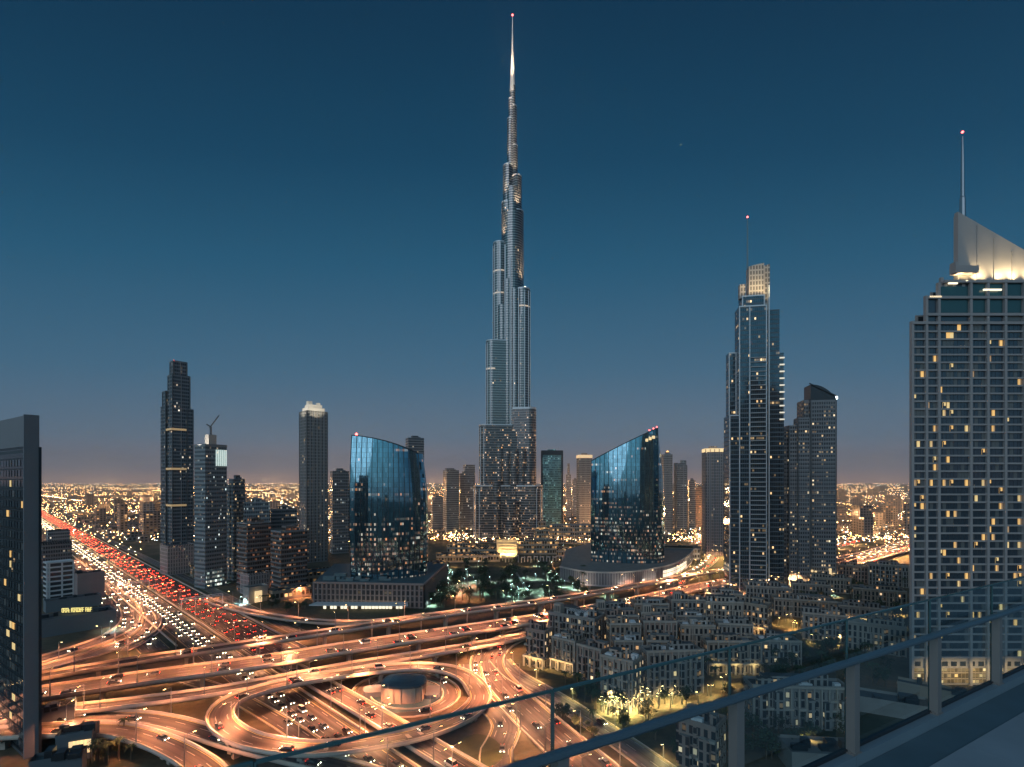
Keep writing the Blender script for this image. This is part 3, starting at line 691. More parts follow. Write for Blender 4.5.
for e, y, r, yo in [(493.2, 274, 11, -2), (493.2, 296, 11, -2), (530, 310, 12, -6), (486.5, 372, 10, -12)]:
    mb = MB(); o = (e-512.5)*mpp; sg = 1 if o > 0 else -1; nx = o-sg*r
    mb.lathe((bx+nx, D+yo), [(r+.25, bz(y)), (r+.25, bz(y)+2.2)], 24); mb.build('lit_belt', BELT, t)
mb = MB(); mb.lathe((bx, D), [(4.0, bz(92)), (3.6, bz(80)), (2.4, bz(60)), (1.3, bz(45)), (.8, bz(30)), (.45, bz(15))], 10)
mb.build('spire', mat('spire_metal', (.72, .70, .68), .45, .2), t)
beacon(t, (bx, D, bz(15)), 1.5)
for e, y, h, pw in [(501.6, 246, 62, 1.0), (523.8, 293, 85, 1.3), (503, 205, 55, .75), (506, 168, 50, .6), (518, 214, 50, .8), (517, 180, 40, .5), (508.5, 121, 40, .5), (516, 148, 45, .45), (533, 410, 70, 1.0), (512.5, 92, 75, .8), (511, 87, 75, .6)]:
    x = bx+(e-512.5)*mpp; flood(t, (x+(1.5 if e > 512.5 else -1.5), D-19, bz(y)+1), (bx+(e-512.5)*mpp*.75, D-3, bz(y)+h*.8), 560000*pw, (1, .74, .48), 46, .9, 1.0)
# low halls and glowing gate in front of it
t = thing('waterfront_hall', 'long low hall of warmly lit arcades at the foot of the silver needle tower', 'building'); mb = MB()
for pl, pr, y0, D_ in [(447, 478, 549, 660), (470, 500, 552, 640), (517, 558, 541, 650), (556, 592, 552, 630), (452, 470, 545, 700)]:
    tier(mb, pl, pr, D_, max(9, zat(y0, D_)), 0, S(random.uniform(-6, 6)), .35)
mb.build('wall', [FM['mall'], MT['teal_roof'], SLAB], t)
for k in range(44):
    p = R(449+3.15*k, 561.5+random.uniform(-1, 1), 0); mb = MB(); mb.box((p.x, p.y), 1.0, .8, 0, 5.5+random.random()*1.5)
    if k % 2: mb.box((p.x+1.9, p.y), 4.8, 1.2, 5.2, 6.1)
    mb.build('arcade_column', MT['stone'], t)
for k in range(6): flood(t, R(455+25*k, 563.5, 5), R(455+25*k, 556, 3), 12000, (1, .55, .2), 120)
t = thing('lit_gate', 'square golden floodlit gate block in the middle of the arcades under the silver tower', 'building'); mb = MB()
tier(mb, 496.5, 517, 615, zat(540.5, 615), 0, 0, .4, mi=0); mb.build('wall', [mat('gate_stone', (.50, .42, .30), .7), MT['teal_roof'], SLAB], t)
mb = MB(); c, a, b, yaw = place(496.5, 517, 615, 0, .4)
for k in range(5): mb.box((c[0], c[1]-b/2-.3), a+.4, .6, 3.5+k*3.3, 3.9+k*3.3, yaw)
mb.build('ledge', MT['stone'], t)
for dx in (-.3, 0, .3): flood(t, (c[0]+dx*a, c[1]-b/2-6, .8), (c[0]+dx*a, c[1]-b/2, 11), 26000, (1, .66, .26), 110)
simple_tower('hotel_block', 'stepped low hotel block with pale lit cornices just right of the silver tower base', [(534, 549, 529, 0), (538, 546, 522)], 720, 'mall', 12)
# towers behind
simple_tower('office_tower', 'blue grey twin tower nearest the left flank of the silver needle tower', [(457, 474, 474), (463, 475, 465.5)], 900, 'far', 14)
simple_tower('office_tower', 'flat topped blue grey tower farther left of the silver needle tower', [(443, 459, 471), (445, 452, 469)], 860, 'grid', 18)
simple_tower('office_tower', 'low grey tower beside the rounded end of the first glass sail', [(431, 444, 498)], 900, 'far', 8)
t, c, a, b, yaw, z = simple_tower('teal_tower', 'pale teal glowing glass tower with a dark frame right of the silver needle tower', [(541, 562, 452)], 960, 'teal', 4, .7)
mb = MB(); cs, sn = math.cos(yaw), math.sin(yaw)
for q in (-.5, .5): mb.prism(rect((c[0]+q*a*cs+b*.5*sn, c[1]+q*a*sn-b*.5*cs), 3.4, 3, yaw), 0, z+2, 0, 0)
mb.prism(rect((c[0]+b*.5*sn, c[1]-b*.5*cs), a, 2.4, yaw), z-6, z+2.2, 0, 0); mb.build('frame', MT['dark_steel'], t)
simple_tower('needle_tower', 'thin pointed far tower between the teal tower and the warm crowned tower', [(566, 571, 475), (567.3, 569.7, 464)], 1150, 'far', 6)
simple_tower('crowned_tower', 'grey tower with a warm lit crown just left of the second glass sail', [(576.5, 592, 456)], 840, 'rib', 12, .9, cap=(3.5, mat('gold_crown', (.6, .5, .4), .6, emit=(1, .66, .32), es=.7)))
simple_tower('apartment_tower', 'small grey tower far behind between the teal tower and the second glass sail', [(572, 578, 480)], 1200, 'far', 6)
t = thing('lit_terrace_block', 'broad low block of rows of amber windows beneath the warm crowned tower', 'building'); mb = MB()
tier(mb, 549, 592, 760, zat(525, 760), 0, S(4), .3, slabs=4, so=.3); mb.build('wall', [FM['mall'], MT['dark_roof'], SLAB], t)
simple_tower('slim_tower', 'ribbed tower with an orange lamp on its top right behind the second glass sail', [(661.5, 672.5, 455)], 820, 'rib', 18, .9, slabs=3.6)
t = bpy.context.scene.objects['slim_tower']; mb = MB(); mb.lathe((0, 0), [(.3, 0), (2.4, 2), (2.2, 5), (.3, 7)], 8); mb.build('top_lamp', mat('orange_top_lamp', (.8, .4, .1), .5, emit=(1, .42, .12), es=3), t, loc=R(667.5, 600, 0)*(0)+Vector(((667.5-512)*820/F, 820, zat(455, 820))))
simple_tower('twin_crown_tower', 'glassy tower with two lit roof blocks standing third from the second glass sail', [(674, 687, 466), (680.5, 686, 461), (674, 678, 463.5)], 860, 'grid', 16, .9, fins=6, cap=None)
simple_tower('apartment_tower', 'short dark tower right of the twin crowned tower', [(688, 695.5, 481)], 900, 'balcony', 10)
simple_tower('apartment_tower', 'low amber windowed tower beside the pale pinkish tower', [(695, 703, 488)], 950, 'red', 8)
simple_tower('pale_tower', 'plain pinkish pale tower with one warm lit band along its flat top', [(702, 723.5, 450)], 640, 'pale', 14, .85, fins=5, cap=(2.8, LITGOLD))
# 12. main tower right of centre
t = thing('crowned_skyscraper', 'tall dark blue glass tower with a golden lit slanted crown and a thin mast', 'tower'); D = 430
mb = MB(); al0 = math.atan((754-512)/F)
T = [(723.6, 741, 417, 2.2, 6), (725.8, 736, 353, 2.0, 9), (734.4, 766, 310, .8, 0), (738.3, 764, 299, .8, 1), (764, 779.5, 311, 1.3, 6), (741, 783.6, 354, .6, 12), (773, 784, 420, 1.8, 7)]
geo = []
for pl, pr, y, asp, do in T:
    geo.append(tier(mb, pl, pr, D, zat(y, D), 0, S(14), asp, doff=do))
mb.build('shaft', [FM['blue_dark'], ROOF, SLAB], t)
mb = MB()
c, a, b, yaw = geo[2]; cs, sn = math.cos(yaw), math.sin(yaw)
def lp(c, a, b, yaw, x, y): return (c[0]+x*math.cos(yaw)-y*math.sin(yaw), c[1]+x*math.sin(yaw)+y*math.cos(yaw))
for g, (pl, pr, y, asp, do) in zip(geo[:4], T):
    for sx in (-.5, .5): mb.prism(rect(lp(*g, sx*g[1], -g[2]/2), .75, .75, g[3]), 0, zat(y, D)+1.2, 0, 0)
    mb.prism(rect(lp(*g, 0, -g[2]/2), g[1], .7, g[3]), zat(y, D)+.2, zat(y, D)+1.2, 0, 0)
mb.prism(rect(lp(c, a, b, yaw, -a*.12, -b/2-.3), .7, .7, yaw), 0, zat(310, D), 0, 0)
mb.prism(rect(lp(c, a, b, yaw, a*.62, -b*.4), .8, .8, yaw), 0, zat(289, D), 0, 0)
mb.build('edge_line', EDGE, t)
mb = MB(); z = 4
while z < zat(360, D): mb.box(lp(c, a, b, yaw, a*.2, -b/2-.55), a*.56, 1.4, z-.3, z+.3, yaw); z += 3.7
mb.build('balcony', mat('balcony_slab', (.42, .42, .42), .7), t)
g = geo[5]; mb = MB(); z = zat(420, D)
while z < zat(356, D): mb.box(lp(*g, g[1]*.44, -g[2]/2-.5), g[1]*.15, 1.4, z, z+1.0, g[3]); z += 5.6
mb.build('lit_balcony', mat('lit_balcony', (.7, .7, .65), .6, emit=(1, .88, .66), es=.7), t)
CROWN = facade('crown_panel', (.50, .46, .42), (.16, .15, .14), 2.2, 4.2, .42, .30, .0, seed=98, gr=.3)
cr = MB(); zc = zat(299, D)
c1, a1, b1, y1 = place(746, 764, D, S(14), .8)
cr.prism(rect(c1, a1, b1, y1), zc, 0, 0, 0, z1s=[zat(268, D), zat(265.5, D), zat(265.5, D), zat(268, D)])
c2, a2, b2, y2 = place(763, 771, D, S(14), 1.5); cr.prism(rect((c2[0]+1, c2[1]+4), a2, b2, y2), zat(310, D), 0, 0, 0, z1s=[zat(265, D), zat(263.6, D), zat(263.6, D), zat(265, D)])
c3, a3, b3, y3 = place(738.6, 746, D, S(14), 1.2); cr.prism(rect((c3[0], c3[1]+1), a3, b3, y3), zc, zat(285, D), 0, 0)
cr.build('crown', CROWN, t)
for x in (741, 748, 755, 761): flood(t, ((x-512)*D/F, D-14.5, zc+1.3), ((x-512)*D/F+.8, D-7, zc+9), 5000, (1, .72, .36), 100, .9, .4)
flood(t, ((768-512)*D/F, D-13, zat(306, D)), ((768-512)*D/F+.5, D-3, zat(285, D)), 9000, (1, .74, .38), 90, .9, .4)
mb = MB(); mb.lathe(((747.5-512)*D/F, D), [(.8, zat(270, D)), (.7, zat(240, D)), (.45, zat(218, D))], 6); mb.build('mast', MT['steel'], t)
beacon(t, ((747.5-512)*D/F, D, zat(217, D)), .75)
# 13. its neighbour with the curved top
t = thing('curved_top_tower', 'dark apartment tower with a curved hooded top joined to the golden crowned skyscraper', 'tower'); D = 445
mb = MB(); T = [(803.5, 836, 402, .8, 4), (797, 822, 401, 1.0, 9), (784, 800, 427, 1.3, 2), (794, 810, 420, 1.0, -3), (771, 792, 432, 1.0, 8)]
geo = [tier(mb, pl, pr, D, zat(y, D), 0, S(20), asp, doff=do, slabs=3.5, so=.25, fins=9, fo=.35) for pl, pr, y, asp, do in T]
mb.build('shaft', [FM['balcony'], ROOF, SLAB], t)
c, a, b, yaw = geo[0]; mb = MB(); n = 10
for k in range(n):
    x0, x1 = -a/2+a*k/n, -a/2+a*(k+1)/n
    hz = lambda x: zat(385, D)-(zat(385, D)-zat(399, D))*((x+a/2)/a)**2.2
    p0, p1 = lp(c, a, b, yaw, x0, -b/2), lp(c, a, b, yaw, x1, -b/2); q0, q1 = lp(c, a, b, yaw, x0, b/2), lp(c, a, b, yaw, x1, b/2)
    mb.prism([p0, p1, q1, q0], zat(402, D), 0, 0, 0, z1s=[hz(x0), hz(x1), hz(x1), hz(x0)])
mb.bar((*lp(c, a, b, yaw, -a*.58, -b*.55), hz(-a/2)+1), (*lp(c, a, b, yaw, a*.5, -b*.55), hz(a/2)+1.5), .8, .8)
mb.build('hood', MT['dark_steel'], t)
mb = MB()
for k in range(7):
    p = lp(c, a, b, yaw, -a*.5+a*k/7, -b/2-3); mb.box(p, 1.6, .6, 2+random.random()*3, 10+random.random()*8, yaw)
mb.build('lobby_window', LITGOLD, t)
mb = MB(); mb.lathe(((834.5-512)*D/F+1, D-1), [(.9, zat(399, D)), (.9, zat(399, D)+2)], 8); mb.build('roof_lamp', MT['white_lamp'], t)
# 14. big tower on the right
t = thing('stone_grid_tower', 'big stone gridded tower filling the right edge, with a sharp floodlit triangular blade and mast', 'tower')
D = 231.0; k_ = D/F; OX = lambda px: (px-512)*k_
zc0, zc1, zc2 = zat(322.5, D), zat(314, D), zat(281, D)
sdv = Vector((OX(911), D)).normalized()
OW = facade('stone_side_wall', (.33, .31, .30), (.04, .05, .06), 4, 3.42, .35, .4, .08, es=.8, seed=51)
STONE = mat('tower_stone', (.36, .335, .33), .75, var=.10, scale=.08)
def para(x0, x1, d0, dep):
    x0 *= (D+d0)/D; x1 *= (D+d0)/D
    return [(x0, D+d0), (x1, D+d0), (x1+sdv.x*dep, D+d0+sdv.y*dep), (x0+sdv.x*dep, D+d0+sdv.y*dep)]
mb = MB()
for x0, x1, z0, z1, d in [(911.6, 1130, 0, zc0, .9), (927, 1130, zc0, zat(298, D), .9), (944, 1130, zat(298, D), zc2, .9), (915, 928, zc0, zat(311, D), 6), (930, 945, zat(298, D), zat(289, D), 4)]:
    mb.prism(para(OX(x0), OX(x1), d, 40), z0, z1, 0, 1, u_rand())
mb.build('wall', [OW, MT['pale_roof']], t)
piers = [912.6, 926.6, 939, 971, 988, 1005.6, 1024.5, 1041, 1073, 1090, 1107, 1127]
ptop = [zc0, zat(297, D), zat(284, D)]+[zc2]*9
FH = 3.42; nf = int(zc0/FH); pw = 1.05
mb = MB()
for x, zt in zip(piers, ptop): mb.box((OX(x), D+.45), pw, 1.5, 0, zt+.6)
for zt, x0 in ((zc0, 911.8), (zc1, 926), (zat(297, D), 927), (zc2, 944)): mb.box(((OX(x0)+OX(1127))/2, D+.35), OX(1127)-OX(x0), 1.6, zt-.8, zt+.35)
mb.build('pier', STONE, t)
mb = MB(); panes = []
for i in range(len(piers)-1):
    xa, xb = OX(piers[i])+pw/2, OX(piers[i+1])-pw/2; wide = xb-xa
    nb = max(1, round(wide/1.7))
    for f in range(3, nf):
        z = zc0-.8-(nf-f)*FH
        mb.box(((xa+xb)/2, D+.5), wide, .9, z, z+.75)
        for q in range(nb): panes.append((xa+wide*(q+.5)/nb, z+.75, wide/nb-.14, FH-.75))
    z = zc1+.8
    panes += [((xa+xb)/2, zc0+.8, wide-.3, zc1-zc0-1.6)] if i else []
    if i: panes.append(((xa+xb)/2, zc1+.8, wide-.3, (ptop[min(i, 3)] if i > 1 else zat(297, D))-zc1-1.6))
mb.build('spandrel', STONE, t)
for zz, p0, p1 in ((zat(311, D), 915, 928),): pass
PG = [mat('tower_window_glass', (.07, .095, .12), .10, .35, spec=.8), mat('lit_window_amber', (.6, .45, .2), .4, emit=(1, .56, .17), es=.8), mat('lit_window_yellow', (.6, .5, .3), .4, emit=(1, .70, .28), es=.7), mat('dim_window', (.10, .12, .13), .2, emit=(.6, .62, .55), es=.012), mat('teal_window', (.03, .09, .10), .08, spec=.8), mat('curtained_window', (.5, .4, .3), .6, emit=(1, .55, .2), es=.25)]
random.seed(5)
rest = MB(); indiv = []
for x, z, w, h in panes:
    if x > OX(1045): st = 0; far = True
    else:
        far = False; r = random.random(); low = z < 95
        st = 1 if r < (.06 if low else .035) else 2 if r < (.085 if low else .055) else 3 if r < .22 else 0
        if h > 6: st = 4
    indiv.append((far, 0 if st in (1, 2, 4) else 1, -z if st == 0 else z, x, z, w, h, st))
indiv.sort(key=lambda q: q[:3])
wm = {}
for n_, (far, pr_, _, x, z, w, h, st) in enumerate(indiv):
    if n_ < 100:
        hv = n_ % 3 if st in (1, 2) else 0; key = (round(w, 2), round(h, 2), st, hv)
        if key not in wm:
            m_ = MB(); m_.box((0, 0), w, .12, 0, h)
            if hv == 1: m_.box((w*.24, -.02), w*.46, .12, .02, h-.02, 0, 2)
            if hv == 2: m_.box((0, -.02), w*.96, .12, .02, h*.42, 0, 2); m_.box((-w*.3, -.03), w*.3, .12, .02, h-.3, 0, 2)
            for sx in (-1, 1): m_.box((sx*(w/2-.06), -.1), .12, .1, 0, h, 0, 1)
            o = m_.build('window', [PG[st], MT['dark_steel'], PG[5] if hv == 1 else PG[0]], t); wm[key] = o
        else: o = wm[key].copy(); COL.objects.link(o); o.parent = t
        o.location = (x, D+.78, z)
        if st in (1, 2): o['label'] = 'lit amber window'
    else: rest.box((x, D+.78), w, .12, z, z+h, 0, st)
tag(rest.build('windows', PG, t), kind='stuff')
mb = MB(); zb = zat(283, D)
x0, x1 = OX(958)*(D+3)/D, OX(1090)*(D+3)/D; zA = zat(211.5, D+3); zB = zA-(x1-x0)*(260-211.5)/(1024-958)
fr = [(x0, D+3, zb), (x1, D+3, zb-2), (x1, D+3, max(zb-1, zB)), (x0, D+3, zA)]; bk_ = [(p[0], p[1]+2.0, p[2]) for p in fr]
mb.face(fr); mb.face(bk_[::-1])
for i in range(4): mb.face([fr[(i+1) % 4], fr[i], bk_[i], bk_[(i+1) % 4]])
mb.box((x0+.75, D+4.1), 1.6, 2.4, zb-4, zA-1.5)
for px in (977, 994, 1012): 
    xx = OX(px)*(D+3)/D; zz = zA-(xx-x0)*(260-211.5)/(1024-958); mb.box((xx, D+2.85), .5, .5, zb, zz)
mb.build('blade', mat('blade_concrete', (.40, .38, .37), .7, var=.12, scale=.15), t)
mb = MB(); mb.box((OX(966), D+1), OX(978)-OX(955), 3.5, zat(273, D), zat(266, D)); mb.box((OX(956), D+1), 1.4, 3, zat(273, D), zat(262, D))
mb.box((OX(945), D+2), 1.2, 1.2, zat(286, D), zat(276, D)); mb.build('balcony_block', STONE, t)
for px, pwr in ((961, 5200), (970, 2500), (981, 9000), (988, 4000), (1003, 9000), (1009, 3000), (1018, 11000), (1034, 9000)):
    flood(t, (OX(px), D+.1, zc2+1.2), (OX(px)+.5, D+3.2, zat(266, D)), pwr*.75, (1, .74, .38), 110, 1.0, .6)
flood(t, (OX(966), D-.5, zat(281, D)), (OX(966), D+3, zat(276, D)), 700, (1, .74, .38), 120, .9, .25)
mb = MB()
for xa, xb, y in ((929, 941, 297.5), (983, 1001, 290.5), (948, 957, 284)): mb.box((OX((xa+xb)/2), D-.2), OX(xb)-OX(xa), .5, zat(y, D)-.1, zat(y, D)+.6)
mb.build('light_strip', mat('light_strip', (.8, .7, .5), .5, emit=(1, .86, .6), es=1.6), t)
mb = MB(); mb.lathe((OX(962.5)*(D+6.4)/D, D+6.4), [(1.25, zA-8), (1.05, zat(190, D)), (.75, zat(189, D)), (.6, zat(150, D)), (.3, zat(127, D))], 8); mb.build('mast', MT['steel'], t)
beacon(t, (OX(962.5)*(D+4)/D, D+4, zat(126, D)), .5)
# lit ground floor arcade
mb = MB()
for i in range(len(piers)-2):
    xa, xb = OX(piers[i])+pw/2, OX(piers[i+1])-pw/2; mb.box(((xa+xb)/2, D+.6), xb-xa-.2, .3, 1.0, 7.4, u0=u_rand())
mb.build('shopfront', facade('arcade_glow', (.4, .33, .25), (.2, .16, .1), 1.6, 2.6, .12, .2, .7, A=(1, .50, .15), B=(1, .72, .36), es=1.3, seed=95), t)
for px in (932, 955, 980, 1010): flood(t, (OX(px), D-9, 9), (OX(px), D, 1), 5000, (1, .56, .22), 140)
# 1b. dark office tower cut by the left edge
t = thing('dark_office_tower', 'near dark glass office tower with a grey concrete end pillar at the left edge', 'tower')
P = Vector((-157.7, 170)); uu = Vector((-.83, .5577)); vv = Vector((.5577, .83)).normalized()
zt = zat(415.6, 170); zg = zt-10.0
def quad2(s0, s1, d0, d1): return [tuple(P+uu*s1+vv*d0), tuple(P+uu*s0+vv*d0), tuple(P+uu*s0+vv*d1), tuple(P+uu*s1+vv*d1)]
GREY = mat('grey_cladding', (.23, .235, .25), .7, var=.08, scale=.1)
DG = facade('dark_office_glass', (.07, .08, .09), (.02, .03, .04), 2.2, 3.42, .06, .28, .015, es=.7, seed=61, gr=.06)
ray = Vector((-157.7, 170)).normalized(); B5 = P+vv*3.6; far_ = B5+B5.normalized()*24; P60 = P+uu*60
mb = MB(); mb.prism([tuple(P60), tuple(P), tuple(B5), tuple(far_), tuple(P60+P60.normalized()*24)], 0, zg, 0, 1, u_rand()); mb.build('wall', [DG, ROOF], t)
mb = MB(); mb.prism(quad2(-.25, 60.2, -.3, 3.4), zg, zt, 0, 0); mb.prism(quad2(-.3, 0.3, -.35, 3.5), 0, zt+.4, 0, 0)
mb.build('cladding', GREY, t)
mb = MB(); mb.prism(quad2(-.6, -.3, 3.3, 4.0), 0, zg, 0, 0); mb.build('rear_fin', MT['dark_steel'], t)
mb = MB(); n = int(zg/3.42)
for f in range(n+1):
    z = zg-f*3.42-.3; mb.prism(quad2(.7, 40, -.18, .1), z-.25, z+.12, 0, 0, bottom=True)
mb.build('floor_band', MT['dark_steel'], t)
random.seed(8); rest = MB(); cells = []
for f in range(1, n):
    for q in range(8):
        cells.append((q, f))
order = sorted(cells, key=lambda c: c[0] > 5)
ang = math.atan2(-uu.y, -uu.x)
LITS = {(1, 1): 3, (1, 4): 3, (1, 11): 2, (3, 11): 2}
wm = {}
for n_, (q, f) in enumerate(order):
    r = random.random(); st = 2 if r < .055 else 1 if r < .075 else 3 if r < .18 else 0
    w, h = 2.1+(.9 if q % 2 else 0), 2.15; s = 2.3+q*3.2; z = zg-f*3.42-.35-h-.35
    c = P+uu*s-vv*.1
    if n_ < 100:
        key = (w, st)
        if key not in wm:
            m_ = MB(); m_.box((0, 0), w, .12, 0, h)
            for sx in (-1, 1): m_.box((sx*(w/2-.05), -.06), .1, .12, 0, h, 0, 1)
            o = m_.build('window', [PG[st], MT['dark_steel']], t); wm[key] = o
        else: o = wm[key].copy(); COL.objects.link(o); o.parent = t
        o.location = (c.x, c.y, z); o.rotation_euler = (0, 0, ang)
        if st in (1, 2): o['label'] = 'lit yellow window'
    else: rest.box(tuple(c), w, .12, z, z+h, ang, st)
tag(rest.build('windows', PG, t), kind='stuff')
# ------------------------------------------------------------------ low buildings on the left
random.seed(21)
t = thing('banded_office', 'small white banded office block with dark horizontal window strips right of the dark office tower', 'building')
c, a, b, yaw = place(44, 73.5, 397, S(12), .6); zt = zat(561, 397)
mb = MB(); mb.prism(rect(c, a, b, yaw), 0, zt-.8, 0, 1); mb.build('wall', [mat('dark_band_glass', (.04, .05, .06), .15), MT['pale_roof']], t)
mb = MB()
for k in range(9): mb.box(c, a+.8, b+.8, zt-.9-k*3.5, zt+.25-k*3.5, yaw)
mb.build('floor_band', MT['white_metal'], t)
mb = MB()
for x in (-.5, -.42, .06, .5): mb.box(lp(c, a, b, yaw, x*a, -b/2), 1.0, 1.0, 0, zt+.3, yaw)
mb.build('pier', MT['white_metal'], t)
def plain(name, label, pl, pr, D, y, th, asp, fm, roof, z=None, cat='building'):
    t = thing(name, label, cat); mb = MB(); c, a, b, yaw = tier(mb, pl, pr, D, z or zat(y, D), 0, S(th), asp); mb.build('wall', [fm, MT[roof]], t)
    mb = MB()
    for k in range(5):
        p = lp(c, a, b, yaw, random.uniform(-.4, .4)*a, random.uniform(-.38, .38)*b); mb.box(p, 1.5+random.random()*4, 1.5+random.random()*3, (z or zat(y, D)), (z or zat(y, D))+1+random.random()*1.6, yaw)
    mb.build('roof_plant', MT['dark_steel'], t); return t, c, a, b, yaw
plain('office_block', 'dark blank block behind the white banded office', 38, 72, 470, 543, 12, .7, FM['slate'], 'dark_roof')
plain('warehouse', 'plain dark hall with a grey lower wall beside the white banded office', 73, 105, 405, 573, 14, .7, mat('hall_wall', (.30, .25, .24), .8, var=.15), 'dark_roof')
plain('office_block', 'grey slab beyond the blank block at the highway edge', 46, 70, 560, 531, 10, .6, FM['grid'], 'dark_roof')
t, c, a, b, yaw = plain('showroom', 'long low flat roofed showroom carrying a row of yellow lit letters', 30, 118, 318, 600, 10, .42, mat('showroom_wall', (.16, .19, .21), .6), 'dark_roof', z=9)
sg = tag(bpy.data.objects.new('roof_sign', None), 'row of small yellow lit letters standing on the low showroom roof', 'sign'); COL.objects.link(sg)
p0, p1 = R(62, 613.5, 9.2), R(96, 611, 9.2); p1.y = p0.y+3; sg.location = p0
mb = MB(); d = (p1-p0); n = 19; random.seed(3)
for k in range(n):
    if k in (5, 14): continue
    q = d*(k/n); h = 2.6
    mb.box((q.x, q.y), .28, .3, .6, .6+h)
    for zz in random.sample([.6, 1.75, 2.9], 2): mb.box((q.x+.5, q.y), .8, .3, zz, zz+.32)
    if random.random() < .5: mb.box((q.x+.9, q.y), .26, .3, .6, .6+h)
mb.build('letters', mat('yellow_letters', (.8, .7, .2), .5, emit=(1, .82, .30), es=.9), sg)
mb = MB()
for k in range(6): mb.box((d.x*k/5, d.y*k/5+.5), .15, .6, 0, 1.2)
mb.bar((0, .5, .4), tuple(d+Vector((0, .5, .4))), .2, .2); mb.build('bracket', MT['steel'], sg)
plain('shed', 'dark low shed behind the lettered showroom', 44, 102, 372, 600, 10, .3, mat('shed_wall', (.16, .19, .21), .7), 'dark_roof', z=7)
plain('flat_roof_block', 'grey box roofed block at the foot of the dark office tower', 36, 77, 186, 600, -8, .45, mat('grey_block_wall', (.16, .18, .20), .7), 'dark_roof', z=9.5)
t, c, a, b, yaw = plain('teal_roof_hall', 'low teal roofed hall with lit yellow windows below the flyover ramp', 56, 100, 172, 600, -16, .8, mat('teal_hall_wall', (.10, .13, .15), .7), 'teal_roof', z=8)
mb = MB(); 
for k in range(5): mb.box(lp(c, a, b, yaw, a*(-.05+.11*k), -b/2-.1), 1.6, .3, 2.2, 6.4, yaw)
mb.build('window', LITGOLD, t)
plain('flat_roof_block', 'teal grey flat roof at the bottom edge under the dark office tower', 30, 88, 158, 600, -16, .4, bpy.data.materials['teal_hall_wall'], 'teal_roof', z=7)
for q in [('low_block', 'low teal roofed block between the crowned ribbed tower and the brown podium', 296, 346, 470, 600, 14, .5, 'teal_roof', 10), ('low_block', 'small flat block behind the brown podium beside the rounded glass end', 424, 446, 520, 600, 10, .8, 'teal_roof', 9),
          ('low_block', 'low lit block between the stepped tower podium and the crane tower', 190, 206, 500, 600, 14, .8, 'pale_roof', 9), ('low_block', 'long low block in front of the amber floored glass block', 268, 312, 405, 600, 20, .35, 'teal_roof', 7),
          ('low_block', 'flat block behind the curved podium on its far side', 640, 700, 620, 600, 6, .4, 'pale_roof', 12), ('low_block', 'long flat block right behind the park trees', 436, 500, 590, 600, 4, .25, 'teal_roof', 8)]:
    plain(q[0], q[1], q[2], q[3], q[4], q[5], q[6], q[7], FM['mall'], q[8], z=q[9])
# round pavilion in the middle of the loop
t = thing('round_pavilion', 'squat rounded pavilion with a smooth dark roof standing inside the loop ramp', 'building')
pc = R(404, 697, 0); mb = MB(); el = ellipse((pc.x, pc.y), 17.5, 14.5, 0, 36, 3.0)
mb.prism(el, 0, 6.2, 0, None); mb.build('wall', mat('pavilion_wall', (.42, .33, .26), .7, var=.1), t)
mb = MB(); rings = [(1.04, 6.2), (1.04, 6.9), (.93, 7.5), (.6, 8.0), (.25, 8.2)]
for (k0, z0), (k1, z1) in zip(rings, rings[1:]):
    for i in range(36):
        f_ = lambda q, k, z: (pc.x+(q[0]-pc.x)*k, pc.y+(q[1]-pc.y)*k, z)
        a_, b_ = el[i], el[(i+1) % 36]; mb.face([f_(a_, k0, z0), f_(b_, k0, z0), f_(b_, k1, z1), f_(a_, k1, z1)])
mb.face([(pc.x+(q[0]-pc.x)*.25, pc.y+(q[1]-pc.y)*.25, 8.2) for q in el]); mb.build('roof', mat('pavilion_roof', (.09, .12, .14), .3, .3), t)
mb = MB()
for i in range(0, 36, 3): mb.box((pc.x+(el[i][0]-pc.x)*1.02, pc.y+(el[i][1]-pc.y)*1.02), .5, .5, 0, 6.2)
mb.build('pilaster', MT['concrete'], t)
mb = MB(); mb.prism(ellipse(R(379, 693)[:2], 13, 9, .3, 20, 3), .14, 2.2, 0, 0)
tag(mb.build('outbuilding', mat('outbuilding_grey', (.18, .20, .22), .7)), 'low grey rounded outbuilding on the showroom side of the round pavilion', 'building')
mb = MB(); mb.prism(ellipse(R(432, 694)[:2], 8, 11, 0, 18, 3), .14, 1.6, 0, 0)
tag(mb.build('outbuilding', bpy.data.materials['outbuilding_grey']), 'small grey outbuilding between the round pavilion and the curved road', 'building')

# ------------------------------------------------------------------ the sand coloured low rise quarter on the right
SAND = [facade('sand_wall_'+k, c_, (.035, .04, .045), 2.3, 3.3, .46, .2, .17, es=1.1, A=(1, .50, .18), B=(1, .78, .5), seed=70+i, wr=.85) for i, (k, c_) in enumerate([('ochre', (.32, .26, .21)), ('grey', (.27, .255, .24)), ('rose', (.33, .24, .20)), ('pale', (.38, .33, .28))])]
SANDP = [mat('sand_render_'+k, c_, .85, var=.28, scale=.25) for k, c_ in (('ochre', (.28, .235, .19)), ('grey', (.26, .25, .235)), ('rose', (.30, .23, .195)), ('pale', (.38, .335, .29)))]
WG = [mat('house_window_glass', (.03, .035, .04), .15), mat('house_window_lit', (.5, .4, .2), .5, emit=(1, .66, .30), es=.95), mat('house_window_soft', (.4, .35, .25), .5, emit=(1, .8, .5), es=.35)]
WIN = []
for k in range(3):
    m_ = MB(); m_.box((0, -.02), 1.25, .1, 0, 1.75); 
    for sx in (-1, 1): m_.box((sx*.68, -.09), .14, .22, -.1, 1.85, 0, 1)
    m_.box((0, -.11), 1.5, .28, -.22, -.06, 0, 1)
    WIN.append(m_)
WMESH = {}
